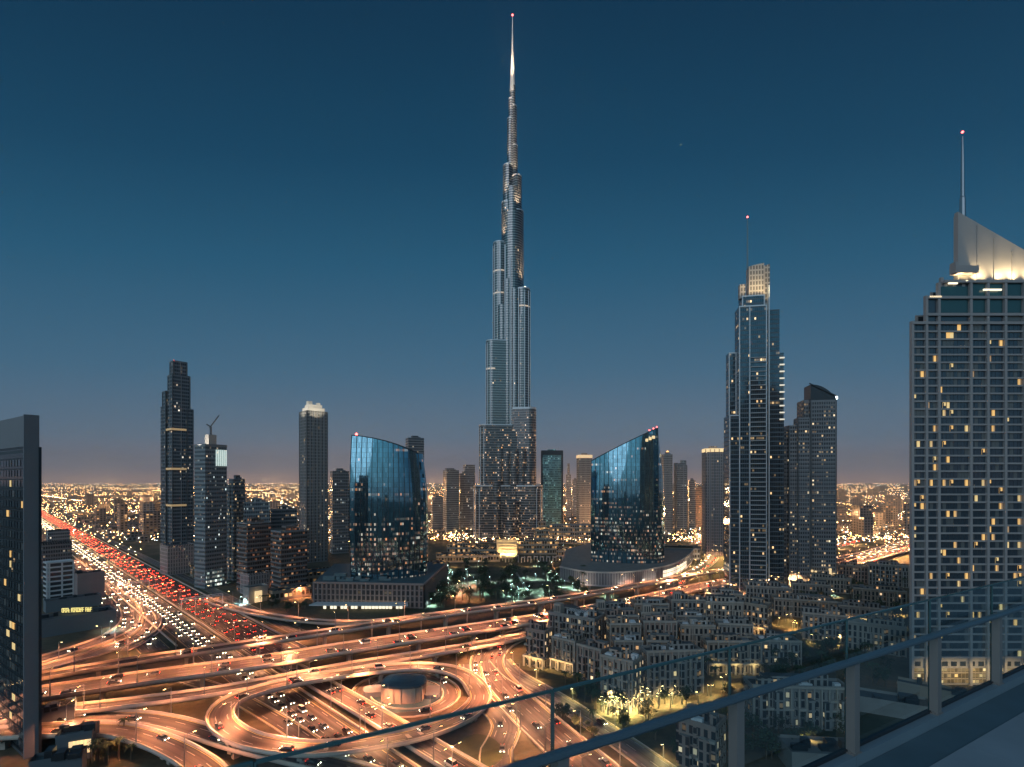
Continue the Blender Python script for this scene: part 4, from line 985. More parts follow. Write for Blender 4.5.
def house(pl, pr, D, storeys, th, asp, col, label, feats, windows=False, name='courtyard_block', lit=.14, z=None):
    t = thing(name, label, 'building', group=None); c, a, b, yaw = place(pl, pr, D, S(th), asp); zt = storeys*3.3+.8
    wall = SAND[col]; bays = []
    mb = MB(); mb.prism(rect(c, a, b, yaw), 0, zt, 0, 1, u_rand())
    for (ax, ay, w_, d_, h_) in [(random.uniform(-.3, .3), random.uniform(-.1, .3), .42, .4, 3.2), (random.uniform(-.35, .35), .25, .25, .35, 2.6), (random.uniform(-.4, .4), random.uniform(-.35, 0), .16, .22, 3.4), (random.uniform(-.4, .4), random.uniform(-.3, .3), .2, .2, 4.6)]:
        mb.prism(rect(lp(c, a, b, yaw, ax*a, ay*b), a*w_, b*d_, yaw), zt, zt+h_, 0, 1, u_rand())
    # projecting bays give the walls depth
    nb = max(2, int(a/5.5))
    for k in range(nb):
        x = -a/2+a*(k+.5)/nb
        if random.random() < .85: bays.append((x, a/nb*random.uniform(.3, .55))); mb.prism(rect(lp(c, a, b, yaw, x, -b/2-.5), bays[-1][1], 2.0, yaw), 0, zt-random.choice((.8, 3.3, 4.1)), 0, 1, u_rand())
    mb.build('wall', [wall, random.choice((MT['dark_roof'], MT['pale_roof'], MT['dark_roof']))], t)
    mb = MB()
    for (sx, sy, l, q) in ((0, -.5, a, 0), (0, .5, a, 0), (-.5, 0, b, 1), (.5, 0, b, 1)):
        mb.box(lp(c, a, b, yaw, sx*a, sy*b), l+.5 if not q else .5, .5 if not q else l+.3, zt-.1, zt+1.0, yaw)
    mb.build('parapet', SANDP[col], t)
    ru = MT['white_metal'] if random.random() < .4 else MT['steel']
    for k in range(int(a*b/48)+4 if windows else 4):
        mb = MB(); mb.box(lp(c, a, b, yaw, random.uniform(-.42, .42)*a, random.uniform(-.42, .42)*b), 1+random.random()*2.2, .8+random.random()*1.6, zt, zt+.7+random.random()*1.4, yaw)
        mb.build('roof_unit', ru, t)
    mb = MB()
    for k in range(nb*max(1, storeys-2) if windows else 5):
        x = random.uniform(-.46, .46)*a; z_ = 3.3*random.randint(1, max(1, storeys-1)); mb.box(lp(c, a, b, yaw, x, -b/2-.7), 2.6, 1.3, z_, z_+.9, yaw)
        mb.build('balcony', SANDP[3], t); mb = MB()
    if 'tower' in feats:
        mb = MB(); p = lp(c, a, b, yaw, -.32*a, -.3*b); mb.box(p, 4.2, 4.2, zt-2, zt+5.5, yaw)
        for q in (-1.2, 0, 1.2): mb.box(lp(p, 1, 1, yaw, q, -2.12), .6, .2, zt+1.5, zt+4.5, yaw, 1)
        mb.build('wind_tower', [SANDP[3], MT['dark_steel']], t)
    if 'pergola' in feats:
        mb = MB()
        for k in range(9): mb.box(lp(c, a, b, yaw, a*(-.1+.045*k), -b*.25), .3, b*.34, zt+2.6, zt+2.85, yaw)
        for q in (-.1, .26):
            for w_ in (-.4, -.1): mb.box(lp(c, a, b, yaw, a*q, b*w_), .35, .35, zt, zt+2.6, yaw)
        mb.build('pergola', MT['white_metal'], t)
    if 'arcade' in feats:
        n = max(3, int(a/3.6))
        for k in range(n+1): mb = MB(); mb.box(lp(c, a, b, yaw, -a/2+a*k/n, -b/2-1.9), .8, .8, 0, 4.6, yaw); mb.build('arcade_column', SANDP[3], t)
        mb = MB(); mb.box(lp(c, a, b, yaw, 0, -b/2-1.2), a+1, 2.6, 4.6, 5.5, yaw); mb.build('arcade_roof', SANDP[3], t)
        for k in range(3): flood(t, (*lp(c, a, b, yaw, a*(-.33+.33*k), -b/2-5), 5), (*lp(c, a, b, yaw, a*(-.33+.33*k), -b/2), 1), 1100, (1, .62, .22), 140)
    if 'loggia' in feats or not windows:
        mb = MB(); n = max(3, int(a/(2.6 if windows else 4.6)))
        for k in range(n+1): mb.box(lp(c, a, b, yaw, -a/2+a*k/n, -b/2-.4), .5, .9, 0, zt+1.2, yaw)
        mb.box(lp(c, a, b, yaw, 0, -b/2-.4), a+.8, 1.1, zt+.6, zt+1.5, yaw); mb.build('column', SANDP[3], t)
    if windows:
        cnt = 0
        faces = [(0, -b/2-.06, a, 0)]
        side = 1 if th < 0 else -1
        faces.append((side*(a/2+.06), 0, b, side))
        for fx, fy, l, sd_ in faces:
            n = max(1, int(l/3.3))
            for f in range(storeys):
                for k in range(n):
                    q = -l/2+l*(k+.5)/n
                    if cnt >= 60 or (not sd_ and any(abs(q-bx_) < bw_/2+.9 for bx_, bw_ in bays)): continue
                    p = lp(c, a, b, yaw, fx+(0 if sd_ else q), fy+(q if sd_ else 0))
                    st = 1 if random.random() < lit else 2 if random.random() < .12 else 0
                    key = (st, col)
                    if key not in WMESH:
                        o = WIN[0].build('window', [WG[st], SANDP[3]], t); WMESH[key] = o
                    else: o = WMESH[key].copy(); COL.objects.link(o); o.parent = t
                    o.location = (p[0], p[1], f*3.3+1.2); o.rotation_euler = (0, 0, yaw+(0 if not sd_ else sd_*PI/2)); cnt += 1
    return t
random.seed(33)
HOUSES = [
 # back rows
 (590, 632, 300, 5, 14, .5, 1, 'grey courtyard block nearest the wide flyover, with a wind tower on its roof', ('tower',), 0),
 (630, 668, 312, 5, 14, .6, 0, 'back row courtyard block with a roof pergola, just below the flyover lanes', ('pergola',), 0),
 (667, 704, 322, 5, 14, .6, 1, 'dark back row block beside the orange lit underpass of the flyover', ('tower',), 0),
 (700, 742, 318, 5, 14, .7, 3, 'pale cornered block of columns just before the golden crowned skyscraper', ('loggia',), 1),
 (738, 772, 312, 5, -18, .6, 0, 'ochre block glowing orange at street level under the golden crowned skyscraper', ('arcade',), 1),
 (548, 606, 288, 5, -26, .55, 1, 'largest grey corner block rising over the curved road bend', ('tower', 'pergola'), 1),
 (604, 638, 284, 5, 14, .6, 2, 'rosy second row block in front of the wind tower block', (), 0),
 (638, 672, 290, 5, 14, .5, 0, 'ochre block with narrow dark windows in the middle of the quarter', ('tower',), 0),
 (672, 704, 296, 4, 14, .6, 1, 'low grey block of the second row under the orange underpass', ('pergola',), 0),
 (606, 640, 268, 5, 14, .6, 0, 'ochre block with a glowing courtyard front behind the columned rose block', ('arcade',), 0),
 (640, 676, 272, 5, 14, .5, 2, 'rose block of close columns facing the inner court', ('loggia',), 1),
 (676, 714, 278, 4, 14, .6, 3, 'pale low block with a square roof frame in the inner court', ('pergola',), 0),
 (714, 752, 280, 4, 14, .6, 1, 'grey low block along the tower side of the inner court', (), 0),
 # front rows
 (526, 553, 258, 5, -30, .8, 2, 'dark rose rounded corner block standing closest to the curved road', ('arcade',), 1),
 (553, 584, 252, 4, -34, .6, 0, 'ochre arcaded block following the curved road, second from its bend', ('arcade', 'loggia'), 1),
 (578, 610, 240, 4, -34, .6, 2, 'rose balconied block following the curved road, third from its bend', ('loggia',), 1),
 (612, 642, 250, 4, 10, .6, 1, 'grey roofed block full of roof units behind the rose balconied block', ('pergola',), 0),
 (644, 678, 250, 4, 10, .6, 0, 'ochre block touching the glass panel top edge, middle of the front court', (), 0),
 (602, 642, 216, 5, -24, .7, 3, 'pale tall fronted corner block over the cluster of golden courtyard lamps', ('loggia',), 1),
 (640, 702, 226, 5, 22, .35, 1, 'long grey columned block running back from the golden courtyard lamps', ('loggia',), 1),
 (700, 760, 250, 4, 22, .35, 0, 'long low ochre block seen through the upper glass, beside the golden trees', ('arcade',), 0),
 (752, 800, 262, 3, 20, .5, 1, 'low grey block seen through the glass below the skyscraper neighbour', (), 0),
 # through the railing
 (676, 726, 168, 4, -20, .8, 2, 'rose gabled block with one white lit window, nearest below the handrail', (), 1),
 (742, 850, 196, 4, 24, .28, 1, 'long grey block of white columns seen between the handrail posts', ('loggia',), 1),
 (800, 846, 300, 4, 8, .5, 1, 'grey flat block in the dark field beyond the long columned block', (), 0),
 (770, 836, 352, 3, 10, .4, 0, 'long low ochre hall at the foot of the curved top tower', ('pergola',), 0),
 (836, 890, 330, 3, 8, .4, 1, 'low grey hall with lit openings left of the stone gridded tower', ('arcade',), 0),
 (846, 905, 278, 4, 4, .3, 3, 'pale ribbed hall standing at the foot of the stone gridded tower', ('loggia',), 0),
 (850, 905, 385, 3, 8, .5, 0, 'ochre low row beside the red lit far highway', (), 0),
 (790, 830, 404, 3, 8, .5, 1, 'grey low row just under the curved top tower', (), 0),
 (836, 868, 470, 4, 8, .5, 2, 'rose block under the glowing far highway, next to the curved top tower', (), 0),
 (866, 908, 455, 5, 8, .5, 1, 'dark grey block under the glowing far highway, next to the stone gridded tower', (), 0),
 (806, 850, 430, 3, 12, .5, 3, 'pale low block just right of the foot of the curved top tower', (), 0),
 (704, 742, 372, 3, 10, .6, 3, 'pale low entrance block against the left foot of the golden crowned skyscraper', ('pergola',), 0),
 (742, 790, 380, 4, 10, .6, 1, 'grey base block with a bright roof edge between the two joined towers', (), 0),
]
for h in HOUSES: house(*h[:9], windows=bool(h[9]), lit=.10)
# foreground flat roof with a small fire-coloured lamp glow
t, c, a, b, yaw = plain('flat_roof_hall', 'wide bare flat roof close below the railing posts with one orange glow at its corner', 776, 868, 165, 700, 24, .5, SANDP[1], 'pale_roof', z=6)
flood(t, (*lp(c, a, b, yaw, -.1*a, b*.56), 8.0), (*lp(c, a, b, yaw, -.02*a, b*.56), 3), 4000, (1, .5, .14), 140)
plain('flat_roof_hall', 'long dark flat roof between the railing and the stone gridded tower', 846, 930, 205, 700, 8, .4, SANDP[1], 'dark_roof', z=5)
t, c, a, b, yaw = plain('podium_block', 'dark low podium in front of the stone gridded tower, seen through the glass', 895, 1010, 214, 700, 0, .18, SANDP[0], 'dark_roof', z=4)
# ------------------------------------------------------------------ trees
random.seed(50)
LEAF = [mat('foliage_'+k, c_, .85, var=.45, scale=.5) for k, c_ in (('dark', (.035, .06, .028)), ('olive', (.06, .075, .03)), ('palm', (.045, .07, .03)))]
BARK = mat('bark', (.12, .09, .06), .9)
def leafy(h, r, seed, m):
    rnd = random.Random(seed); root = thing('leafy_tree', None, None)
    mb = MB(); mb.lathe((0, 0), [(.28, 0), (.18, h*.4), (.08, h*.75)], 6)
    for k in range(4): a = rnd.uniform(0, 6.3); mb.bar((0, 0, h*.35), (math.cos(a)*r*.6, math.sin(a)*r*.6, h*.7), .12, .12)
    mb.build('trunk', BARK, root); mb = MB()
    cl = [(rnd.gauss(0, r*.42), rnd.gauss(0, r*.42), h*rnd.uniform(.5, .95), rnd.uniform(.3, .55)*r) for _ in range(11)]
    for x, y, z, cr in cl:
        for _ in range(26):
            d = Vector((rnd.gauss(0, 1), rnd.gauss(0, 1), rnd.gauss(0, .8))).normalized()*cr*rnd.uniform(.5, 1.05); p = Vector((x, y, z))+d
            u_ = Vector((rnd.gauss(0, 1), rnd.gauss(0, 1), rnd.gauss(0, 1))).normalized(); v_ = u_.orthogonal().normalized(); s_ = rnd.uniform(.25, .55)
            mb.face([p-u_*s_, p+v_*s_*.6, p+u_*s_, p-v_*s_*.6])
    mb.build('crown', m, root); return root
def palm(h, seed):
    rnd = random.Random(seed); root = thing('palm_tree', None, None); mb = MB(); mb.lathe((0, 0), [(.3, 0), (.2, h*.5), (.24, h)], 7); mb.build('trunk', BARK, root); mb = MB()
    for k in range(17):
        a = k*2.4+rnd.random()*.4; up = rnd.uniform(.1, 1.1); L_ = rnd.uniform(2.2, 3.0); pr = None
        for j in range(5):
            s_ = j/4; rr_ = L_*s_; z = h+up*rr_*.7-.42*rr_*rr_*(.55+.2*(1-up)); w = .42*(1-s_*.8)
            c_, n_ = Vector((math.cos(a)*rr_, math.sin(a)*rr_, z)), Vector((-math.sin(a), math.cos(a), 0))
            if pr: mb.face([pr[0]-pr[1], c_-n_*w-Vector((0, 0, .15)), c_, pr[2]]); mb.face([pr[2], c_, c_+n_*w-Vector((0, 0, .15)), pr[0]+pr[1]])
            pr = (c_-Vector((0, 0, .15)), n_*w, c_)
    mb.build('crown', LEAF[2], root); return root
KINDS = [leafy(6.5, 3.0, 1, LEAF[0]), leafy(5.0, 2.6, 2, LEAF[1]), leafy(8.0, 3.6, 3, LEAF[0]), palm(8.5, 4), palm(6.5, 5)]
fresh = [True]*len(KINDS)
def plant(k, x, y, label, group, s=1.0):
    o = KINDS[k] if fresh[k] else copy_tree(KINDS[k]); fresh[k] = False
    o.location = (x, y, 0); o.rotation_euler = (0, 0, random.uniform(0, 6.3)); o.scale = (s,)*3
    tag(o, label, 'palm' if k > 2 else 'tree', group)
def near_road(x, y, m=1.0):
    tt = (x+y)*RT2
    if 54 < tt < 122 : return True
    for P, nr, w in PATHS.values():
        for p in P[::2]:
            if (p.x-x)**2+(p.y-y)**2 < (w/2+m)**2: return True
    return False
def grove(n, box_, kinds, label, group, smin=.7, smax=1.2):
    k = 0; tries = 0
    while k < n and tries < n*15:
        tries += 1; px, py = random.uniform(box_[0], box_[2]), random.uniform(box_[1], box_[3]); p = R(px, py, 0)
        if near_road(p.x, p.y): continue
        kd = random.choice(kinds); plant(kd, p.x, p.y, label[1 if kd > 2 else 0], group+(' palms' if kd > 2 else ' trees'), random.uniform(smin, smax)); k += 1
grove(95, (432, 566, 588, 606), (0, 2, 2, 1, 3), ('dark leafy tree in the teal lit park below the silver tower', 'palm in the teal lit park below the silver tower'), 'park', .9, 1.5)
grove(14, (425, 590, 445, 612), (0, 1, 3), ('leafy tree beside the canopy of the brown podium', 'palm beside the canopy of the brown podium'), 'podium', .9, 1.3)
grove(34, (552, 690, 625, 740), (0, 1, 1, 3, 4), ('leafy tree along the grey boulevard by the sand coloured blocks', 'palm along the grey boulevard by the sand coloured blocks'), 'boulevard', .7, 1.1)
grove(40, (640, 700, 860, 765), (0, 2, 1), ('dense tree in the dark garden seen under the handrail', ''), 'garden', .8, 1.2)
grove(22, (765, 640, 880, 690), (0, 2, 1), ('dense tree beside the long columned block seen through the glass', ''), 'glass side', .8, 1.3)
grove(26, (800, 585, 905, 640), (0, 1, 2, 3), ('tree in the low quarter left of the stone gridded tower', 'palm in the low quarter left of the stone gridded tower'), 'low quarter', .8, 1.2)
grove(40, (690, 640, 900, 700), (0, 1, 2, 3), ('garden tree between the low blocks seen through the railing glass', 'garden palm between the low blocks seen through the railing glass'), 'railing view', .7, 1.2)
grove(12, (90, 735, 135, 765), (1, 3, 4), ('scrubby tree under the ramps by the teal roofed hall', 'palm under the ramps by the teal roofed hall'), 'ramp', .6, .9)
grove(14, (455, 645, 480, 662), (0, 1, 3), ('tree on the lit lawn between loop and narrow ramp', 'palm on the lit lawn between loop and narrow ramp'), 'lawn', .5, .8)
grove(18, (250, 592, 320, 612), (0, 1, 3), ('tree along the slip ramp below the office blocks', 'palm along the slip ramp below the office blocks'), 'slip', .7, 1.0)
grove(18, (545, 630, 700, 700), (1, 3, 4), ('courtyard tree between the sand coloured blocks', 'courtyard palm between the sand coloured blocks'), 'court', .6, .9)

# ------------------------------------------------------------------ street lamps
def lamp_proto(double, hgt, power, color, headmat, nm='street_lamp', arm=2.4):
    root = thing(nm, None, None); mb = MB(); mb.lathe((0, 0), [(.22, 0), (.16, hgt*.5), (.10, hgt)], 7)
    for sg in ((1, -1) if double else (1,)): mb.bar((0, 0, hgt-.1), (sg*arm, 0, hgt+.45), .12, .12)
    mb.build('pole', MT['steel'], root)
    for sg in ((1, -1) if double else (1,)):
        mb = MB(); mb.box((sg*(arm+.3), 0), 1.1, .42, hgt+.32, hgt+.5, 0, 0); mb.box((sg*(arm+.3), 0), .9, .36, hgt+.24, hgt+.32, 0, 1); mb.build('lamp_head', [MT['dark_steel'], headmat], root)
    l = bpy.data.lights.new('lamp_light', 'SPOT'); l.energy = power; l.color = color; l.spot_size = math.radians(136); l.spot_blend = .7; l.shadow_soft_size = .35
    o = bpy.data.objects.new('lamp_light', l); COL.objects.link(o); o.parent = root; o.location = (0 if double else arm+.3, 0, hgt-.1 if not double else hgt+.1)
    return root
SOD = (1.0, .355, .155)
PW = 25000
LP = {'one': lamp_proto(False, 9.5, PW, SOD, MT['warm_lamp']), 'two': lamp_proto(True, 12, PW*2.0, SOD, MT['warm_lamp']),
      'far': lamp_proto(True, 14, PW*8, (1.0, .52, .22), MT['warm_lamp']), 'park': lamp_proto(False, 5, 12000, (.52, 1, .96), MT['cool_lamp'], 'park_lamp', .6), 'walk': lamp_proto(False, 4.5, 3600, (1, .60, .22), MT['warm_lamp'], 'garden_lamp', .4)}
lf = {k: True for k in LP}
def put_lamp(k, p, rz, label, group, cat='street lamp'):
    o = LP[k] if lf[k] else copy_tree(LP[k]); lf[k] = False
    o.location = p; o.rotation_euler = (0, 0, rz); tag(o, label, cat, group); return o
def lamps(key, spacing, side, label, group, kind='one', start=8, stop=None, dz=0):
    P, nr, w = PATHS[key]; acc = spacing-start
    for i in range(len(P)-1):
        acc += (P[i+1]-P[i]).length
        if acc >= spacing:
            p = P[i]
            if p.y < 120: continue
            px = 512+F*p.x/p.y
            if not -40 < px < 1030: acc = 0; continue
            acc = 0; q = p+nr[i]*side*(w/2-.2); q.z += dz
            put_lamp(kind, q, math.atan2(-nr[i].y*side, -nr[i].x*side), label, group)
lamps('A', 34, 1, 'sodium lamp on the parapet of the slim flyover', 'slim flyover lamps', dz=.9)
lamps('B', 25, 1, 'sodium lamp on the near parapet of the wide flyover', 'wide flyover near lamps', dz=.9)
lamps('B', 25, -1, 'sodium lamp on the far parapet of the wide flyover', 'wide flyover far lamps', start=25, dz=.9)
lamps('C', 32, 1, 'sodium lamp on the parapet of the narrow ramp under the flyover', 'narrow ramp lamps', dz=.9)
lamps('LOOP', 26, 1, 'sodium lamp on the outer parapet of the loop ramp', 'loop lamps', dz=.9)
lamps('D1', 28, -1, 'sodium lamp on the outer ramp beside the loop', 'outer ramp lamps', dz=.9)
lamps('D2', 28, 1, 'sodium lamp on the ramp by the teal roofs', 'teal roof ramp lamps', dz=.9)
lamps('E', 28, 1, 'sodium lamp on the low ramp along the highway', 'low ramp lamps', dz=.9)
lamps('G', 36, -1, 'sodium lamp on the slip ramp past the brown podium', 'slip ramp lamps', dz=.9)
lamps('F1', 22, 1, 'sodium lamp on the outer kerb of the curved road', 'curved road outer lamps')
lamps('F1', 22, -1, 'sodium lamp on the inner kerb of the curved road', 'curved road inner lamps', start=18)
lamps('F2', 22, -1, 'sodium lamp over the slip road fork below the curved road', 'fork lamps')
lamps('F3', 24, -1, 'small warm lamp along the grey boulevard', 'boulevard lamps', kind='walk')
lamps('L1', 30, -1, 'sodium lamp on the curve round the lettered showroom', 'showroom curve lamps')
lamps('L2', 30, 1, 'sodium lamp on the second curve beside the highway', 'second curve lamps')
lamps('RING', 30, 1, 'sodium lamp round the small roundabout', 'roundabout lamps')
lamps('BR', 40, 1, 'sodium lamp on the boulevard behind the curved podium', 'podium boulevard lamps', kind='far')
lamps('BR2', 28, 1, 'tall lamp on the far highway right of the twin towers', 'far right highway lamps', kind='far')
lamps('BR3', 55, 1, 'tall lamp on the farther road right of the twin towers', 'farther road lamps', kind='far')
s = 120
while s < 700:
    put_lamp('two', hw(95.5, s, .9), math.radians(45), 'double armed sodium lamp on the median barrier of the wide highway', 'highway median lamps'); s += 38
while s < 2000:
    put_lamp('far', hw(95.5, s, .9), math.radians(45), 'tall double lamp far along the wide highway', 'far highway lamps'); s += 75
for px, py in [(128, 655), (170, 690), (240, 715), (300, 700), (365, 735), (440, 655), (470, 700), (560, 640), (110, 745), (150, 760), (300, 640), (330, 660)]:
    p = R(px, py, 0)
    if any((q.x-p.x)**2+(q.y-p.y)**2 < (w_/2+3)**2 and q.z > 2 for P_, n_, w_ in PATHS.values() for q in P_): continue
    put_lamp('one', (p.x, p.y, 0), random.uniform(0, 6), 'sodium lamp standing on the ground between the ramps', 'lamps between the ramps')
for k in range(44):
    p = R(random.uniform(436, 580), random.uniform(566, 603), 0)
    if near_road(p.x, p.y): continue
    put_lamp('park', (p.x, p.y, 0), random.uniform(0, 6), 'cool white lamp in the teal lit park', 'park lamps', 'lamp')
for k in range(46):
    px, py = random.choice(((random.uniform(180, 350), random.uniform(566, 612)), (random.uniform(430, 470), random.uniform(560, 600)), (random.uniform(560, 700), random.uniform(540, 598))))
    p = R(px, py, 0)
    if near_road(p.x, p.y): continue
    put_lamp('one' if random.random() < .5 else 'park', (p.x, p.y, 0), random.uniform(0, 6), 'lamp among the low blocks round the glass sails', 'lamps round the glass sails')
for px, py in [(58, 622), (86, 620), (100, 627), (110, 630), (240, 604), (256, 602), (425, 600), (430, 606), (800, 604), (830, 596), (860, 612), (885, 600), (780, 616), (815, 632)]:
    p = R(px, py, 0); put_lamp('park', (p.x, p.y, 0), 0, 'cool white yard lamp beside a low building', 'yard lamps', 'lamp')
for k in range(170):
    a = random.random()*1.5
    if a < .4: px, py = random.gauss(622, 10), random.gauss(711, 5)
    elif a < .55: px, py = random.gauss(665, 18), random.gauss(703-.2*0, 4)
    elif a < .65: px, py = random.gauss(725, 9), random.gauss(664, 6)
    elif a < 1.1: px, py = random.uniform(535, 760), random.uniform(612, 700)
    else: px, py = random.uniform(770, 905), random.uniform(592, 650)
    p = R(px, py, 0)
    if near_road(p.x, p.y): continue
    put_lamp('walk', (p.x, p.y, 0), random.uniform(0, 6), 'low golden garden lamp among the sand coloured blocks', 'garden lamps', 'lamp')

# ------------------------------------------------------------------ gantries
def gantry(t0, t1, s, label):
    r = thing('sign_gantry', label, 'gantry'); mb = MB()
    for t_ in (t0, t1): p = hw(t_, s); mb.box((p.x, p.y), .5, .5, 0, 7.2)
    a_, b_ = hw(t0, s, 7), hw(t1, s, 7); mb.bar(a_, b_, .5, .5); mb.bar(a_+Vector((0, 0, 1.2)), b_+Vector((0, 0, 1.2)), .4, .4)
    for k in range(10): q = a_+(b_-a_)*k/9; mb.bar(q, q+Vector((0, 0, 1.2)), .2, .2)
    mb.build('frame', MT['white_metal'], r)
gantry(95.5, 121.5, 420, 'pale truss gantry spanning the red tail light lanes of the wide highway')
gantry(74, 95, 520, 'truss gantry spanning the white headlight lanes farther along the highway')

# ------------------------------------------------------------------ cars
random.seed(77)
HEAD = mat('headlight', (.9, .9, .9), .3, emit=(1, .82, .58), es=15)
TAIL = mat('tail_light', (.6, .05, .04), .3, emit=(1, .05, .025), es=7)
HEADN = mat('headlight_far', (.9, .9, .9), .3, emit=(1, .80, .55), es=16); TAILN = mat('tail_light_far', (.6, .05, .04), .3, emit=(1, .07, .03), es=13)
CARP = {k: mat('car_paint_'+k, c_, .3) for k, c_ in (('white', (.55, .55, .54)), ('grey', (.12, .12, .125)), ('black', (.02, .02, .022)), ('blue', (.02, .035, .07)))}
CGLASS = mat('car_glass', (.02, .025, .03), .05); RUB = mat('tyre', (.02, .02, .02), .8)
def car_parts(mb_body, mb_glass, van=False):
    rz_, ry0, ry1 = (2.15, -2.05, .75) if van else (1.46, -1.1, .35)
    # local y is forward
    prof = [(-2.2, .35, .75), (-2.15, .35, .95), (-1.2, .3, 1.0), (1.0, .3, .98), (2.1, .32, .82), (2.25, .38, .6)]
    for (y0, a0, b0), (y1, a1, b1) in zip(prof, prof[1:]):
        for sx in (-1, 1):
            q = [(sx*.9, y0, a0), (sx*.9, y1, a1), (sx*.86, y1, b1), (sx*.86, y0, b0)]; mb_body.face(q if sx > 0 else q[::-1])
        mb_body.face([(-.86, y0, b0), (.86, y0, b0), (.86, y1, b1), (-.86, y1, b1)])
    mb_body.face([(-.9, -2.2, .35), (.9, -2.2, .35), (.86, -2.2, .75), (-.86, -2.2, .75)]); mb_body.face([(.9, 2.25, .38), (-.9, 2.25, .38), (-.86, 2.25, .6), (.86, 2.25, .6)])
    mb_body.face([(-.64, ry0, rz_), (.64, ry0, rz_), (.64, ry1, rz_), (-.64, ry1, rz_)])
    lo_ = [(-.84, -2.12 if van else -1.95, .97), (.84, -2.12 if van else -1.95, .97), (.84, ry1+.8, .97), (-.84, ry1+.8, .97)]; hi_ = [(-.65, ry0-.02, rz_-.01), (.65, ry0-.02, rz_-.01), (.65, ry1+.02, rz_-.01), (-.65, ry1+.02, rz_-.01)]
    for i in range(4): j = (i+1) % 4; mb_glass.face([lo_[i], lo_[j], hi_[j], hi_[i]])
def car_proto(paint, parts):
    b, g = MB(), MB(); car_parts(b, g, paint == 'white')
    for x in (-.86, .86):
        for y in (-1.35, 1.4):
            c_ = [(x, y+.32*math.cos(2*PI*q/10), .32+.32*math.sin(2*PI*q/10)) for q in range(10)]; b.face(c_, 1)
    root = b.build('van' if paint == 'white' else 'car', [CARP[paint], RUB])
    if parts:
        g.build('windows', CGLASS, root)
        for x in (-.6, .6):
            m_ = MB(); m_.box((x, 2.24), .42, .1, .55, .78); m_.build('headlight', HEAD, root)
            m_ = MB(); m_.box((x, -2.2), .40, .1, .68, .92); m_.build('tail_light', TAIL, root)
    else:
        i0 = len(b.v); me = root.data; bpy.data.objects.remove(root)
        for f_ in g.f: b.face([g.v[i] for i in f_], 2)
        for x in (-.6, .6): b.box((x, 2.24), .46, .1, .52, .80, 0, 3); b.box((x, -2.2), .44, .1, .66, .94, 0, 4)
        root = b.build('van' if paint == 'white' else 'car', [CARP[paint], RUB, CGLASS, HEAD, TAIL])
    return root
PROTO = {(k, p): car_proto(k, p) for k in CARP for p in (True, False)}
cf = {k: True for k in PROTO}
slots = []   # (distance, position, heading, road phrase)
def lane_cars(key, offs, gap, way, phrase, jitter=.5, lift=.03, zlim=None):
    P, nr, w = PATHS[key]; nxt = random.uniform(0, gap); acc = 0
    for i in range(len(P)-1):
        l = (P[i+1]-P[i]).length; acc += l
        if acc >= nxt:
            acc = 0; nxt = gap*random.uniform(1-jitter, 1+jitter*1.6)
            p = P[i]+nr[i]*offs; d = P[i+1]-P[i]; px = 512+F*p.x/p.y if p.y > 1 else 9999
            if not (-10 < px < 1034) or p.y < 150: continue
            d = d*way; slots.append((math.hypot(p.x, p.y), Vector((p.x, p.y, p.z+lift)), math.atan2(-d.x, d.y), phrase, math.atan2(d.z, math.hypot(d.x, d.y))))
def hw_cars(t, s0, s1, gap, way, phrase, jitter=.5):
    s = s0+random.uniform(0, gap)
    while s < s1:
        p = hw(t+random.uniform(-.25, .25), s, .06); px = 512+F*p.x/p.y if p.y > 1 else 9999; py = HZ+F*90/p.y if p.y > 1 else 9999
        if p.y > 140 and px > -10: slots.append((math.hypot(p.x, p.y), p, PI/4 if way > 0 else PI/4+PI, phrase, 0))
        s += gap*random.uniform(1-jitter, 1+jitter)
for k in range(4): hw_cars(78.6+4.2*k, 90, 640, (44, 8.5, 9, 40)[k], -1, 'with bright headlights in the dense stream coming towards the interchange', .3)
for k in range(5): hw_cars(99.4+4.3*k, 285, 640, 18, 1, 'with red tail lights heading away up the wide highway', .5)
for k in range(3): hw_cars(59+4*k, 335, 640, 36, -1, 'on the collector lanes left of the wide highway')
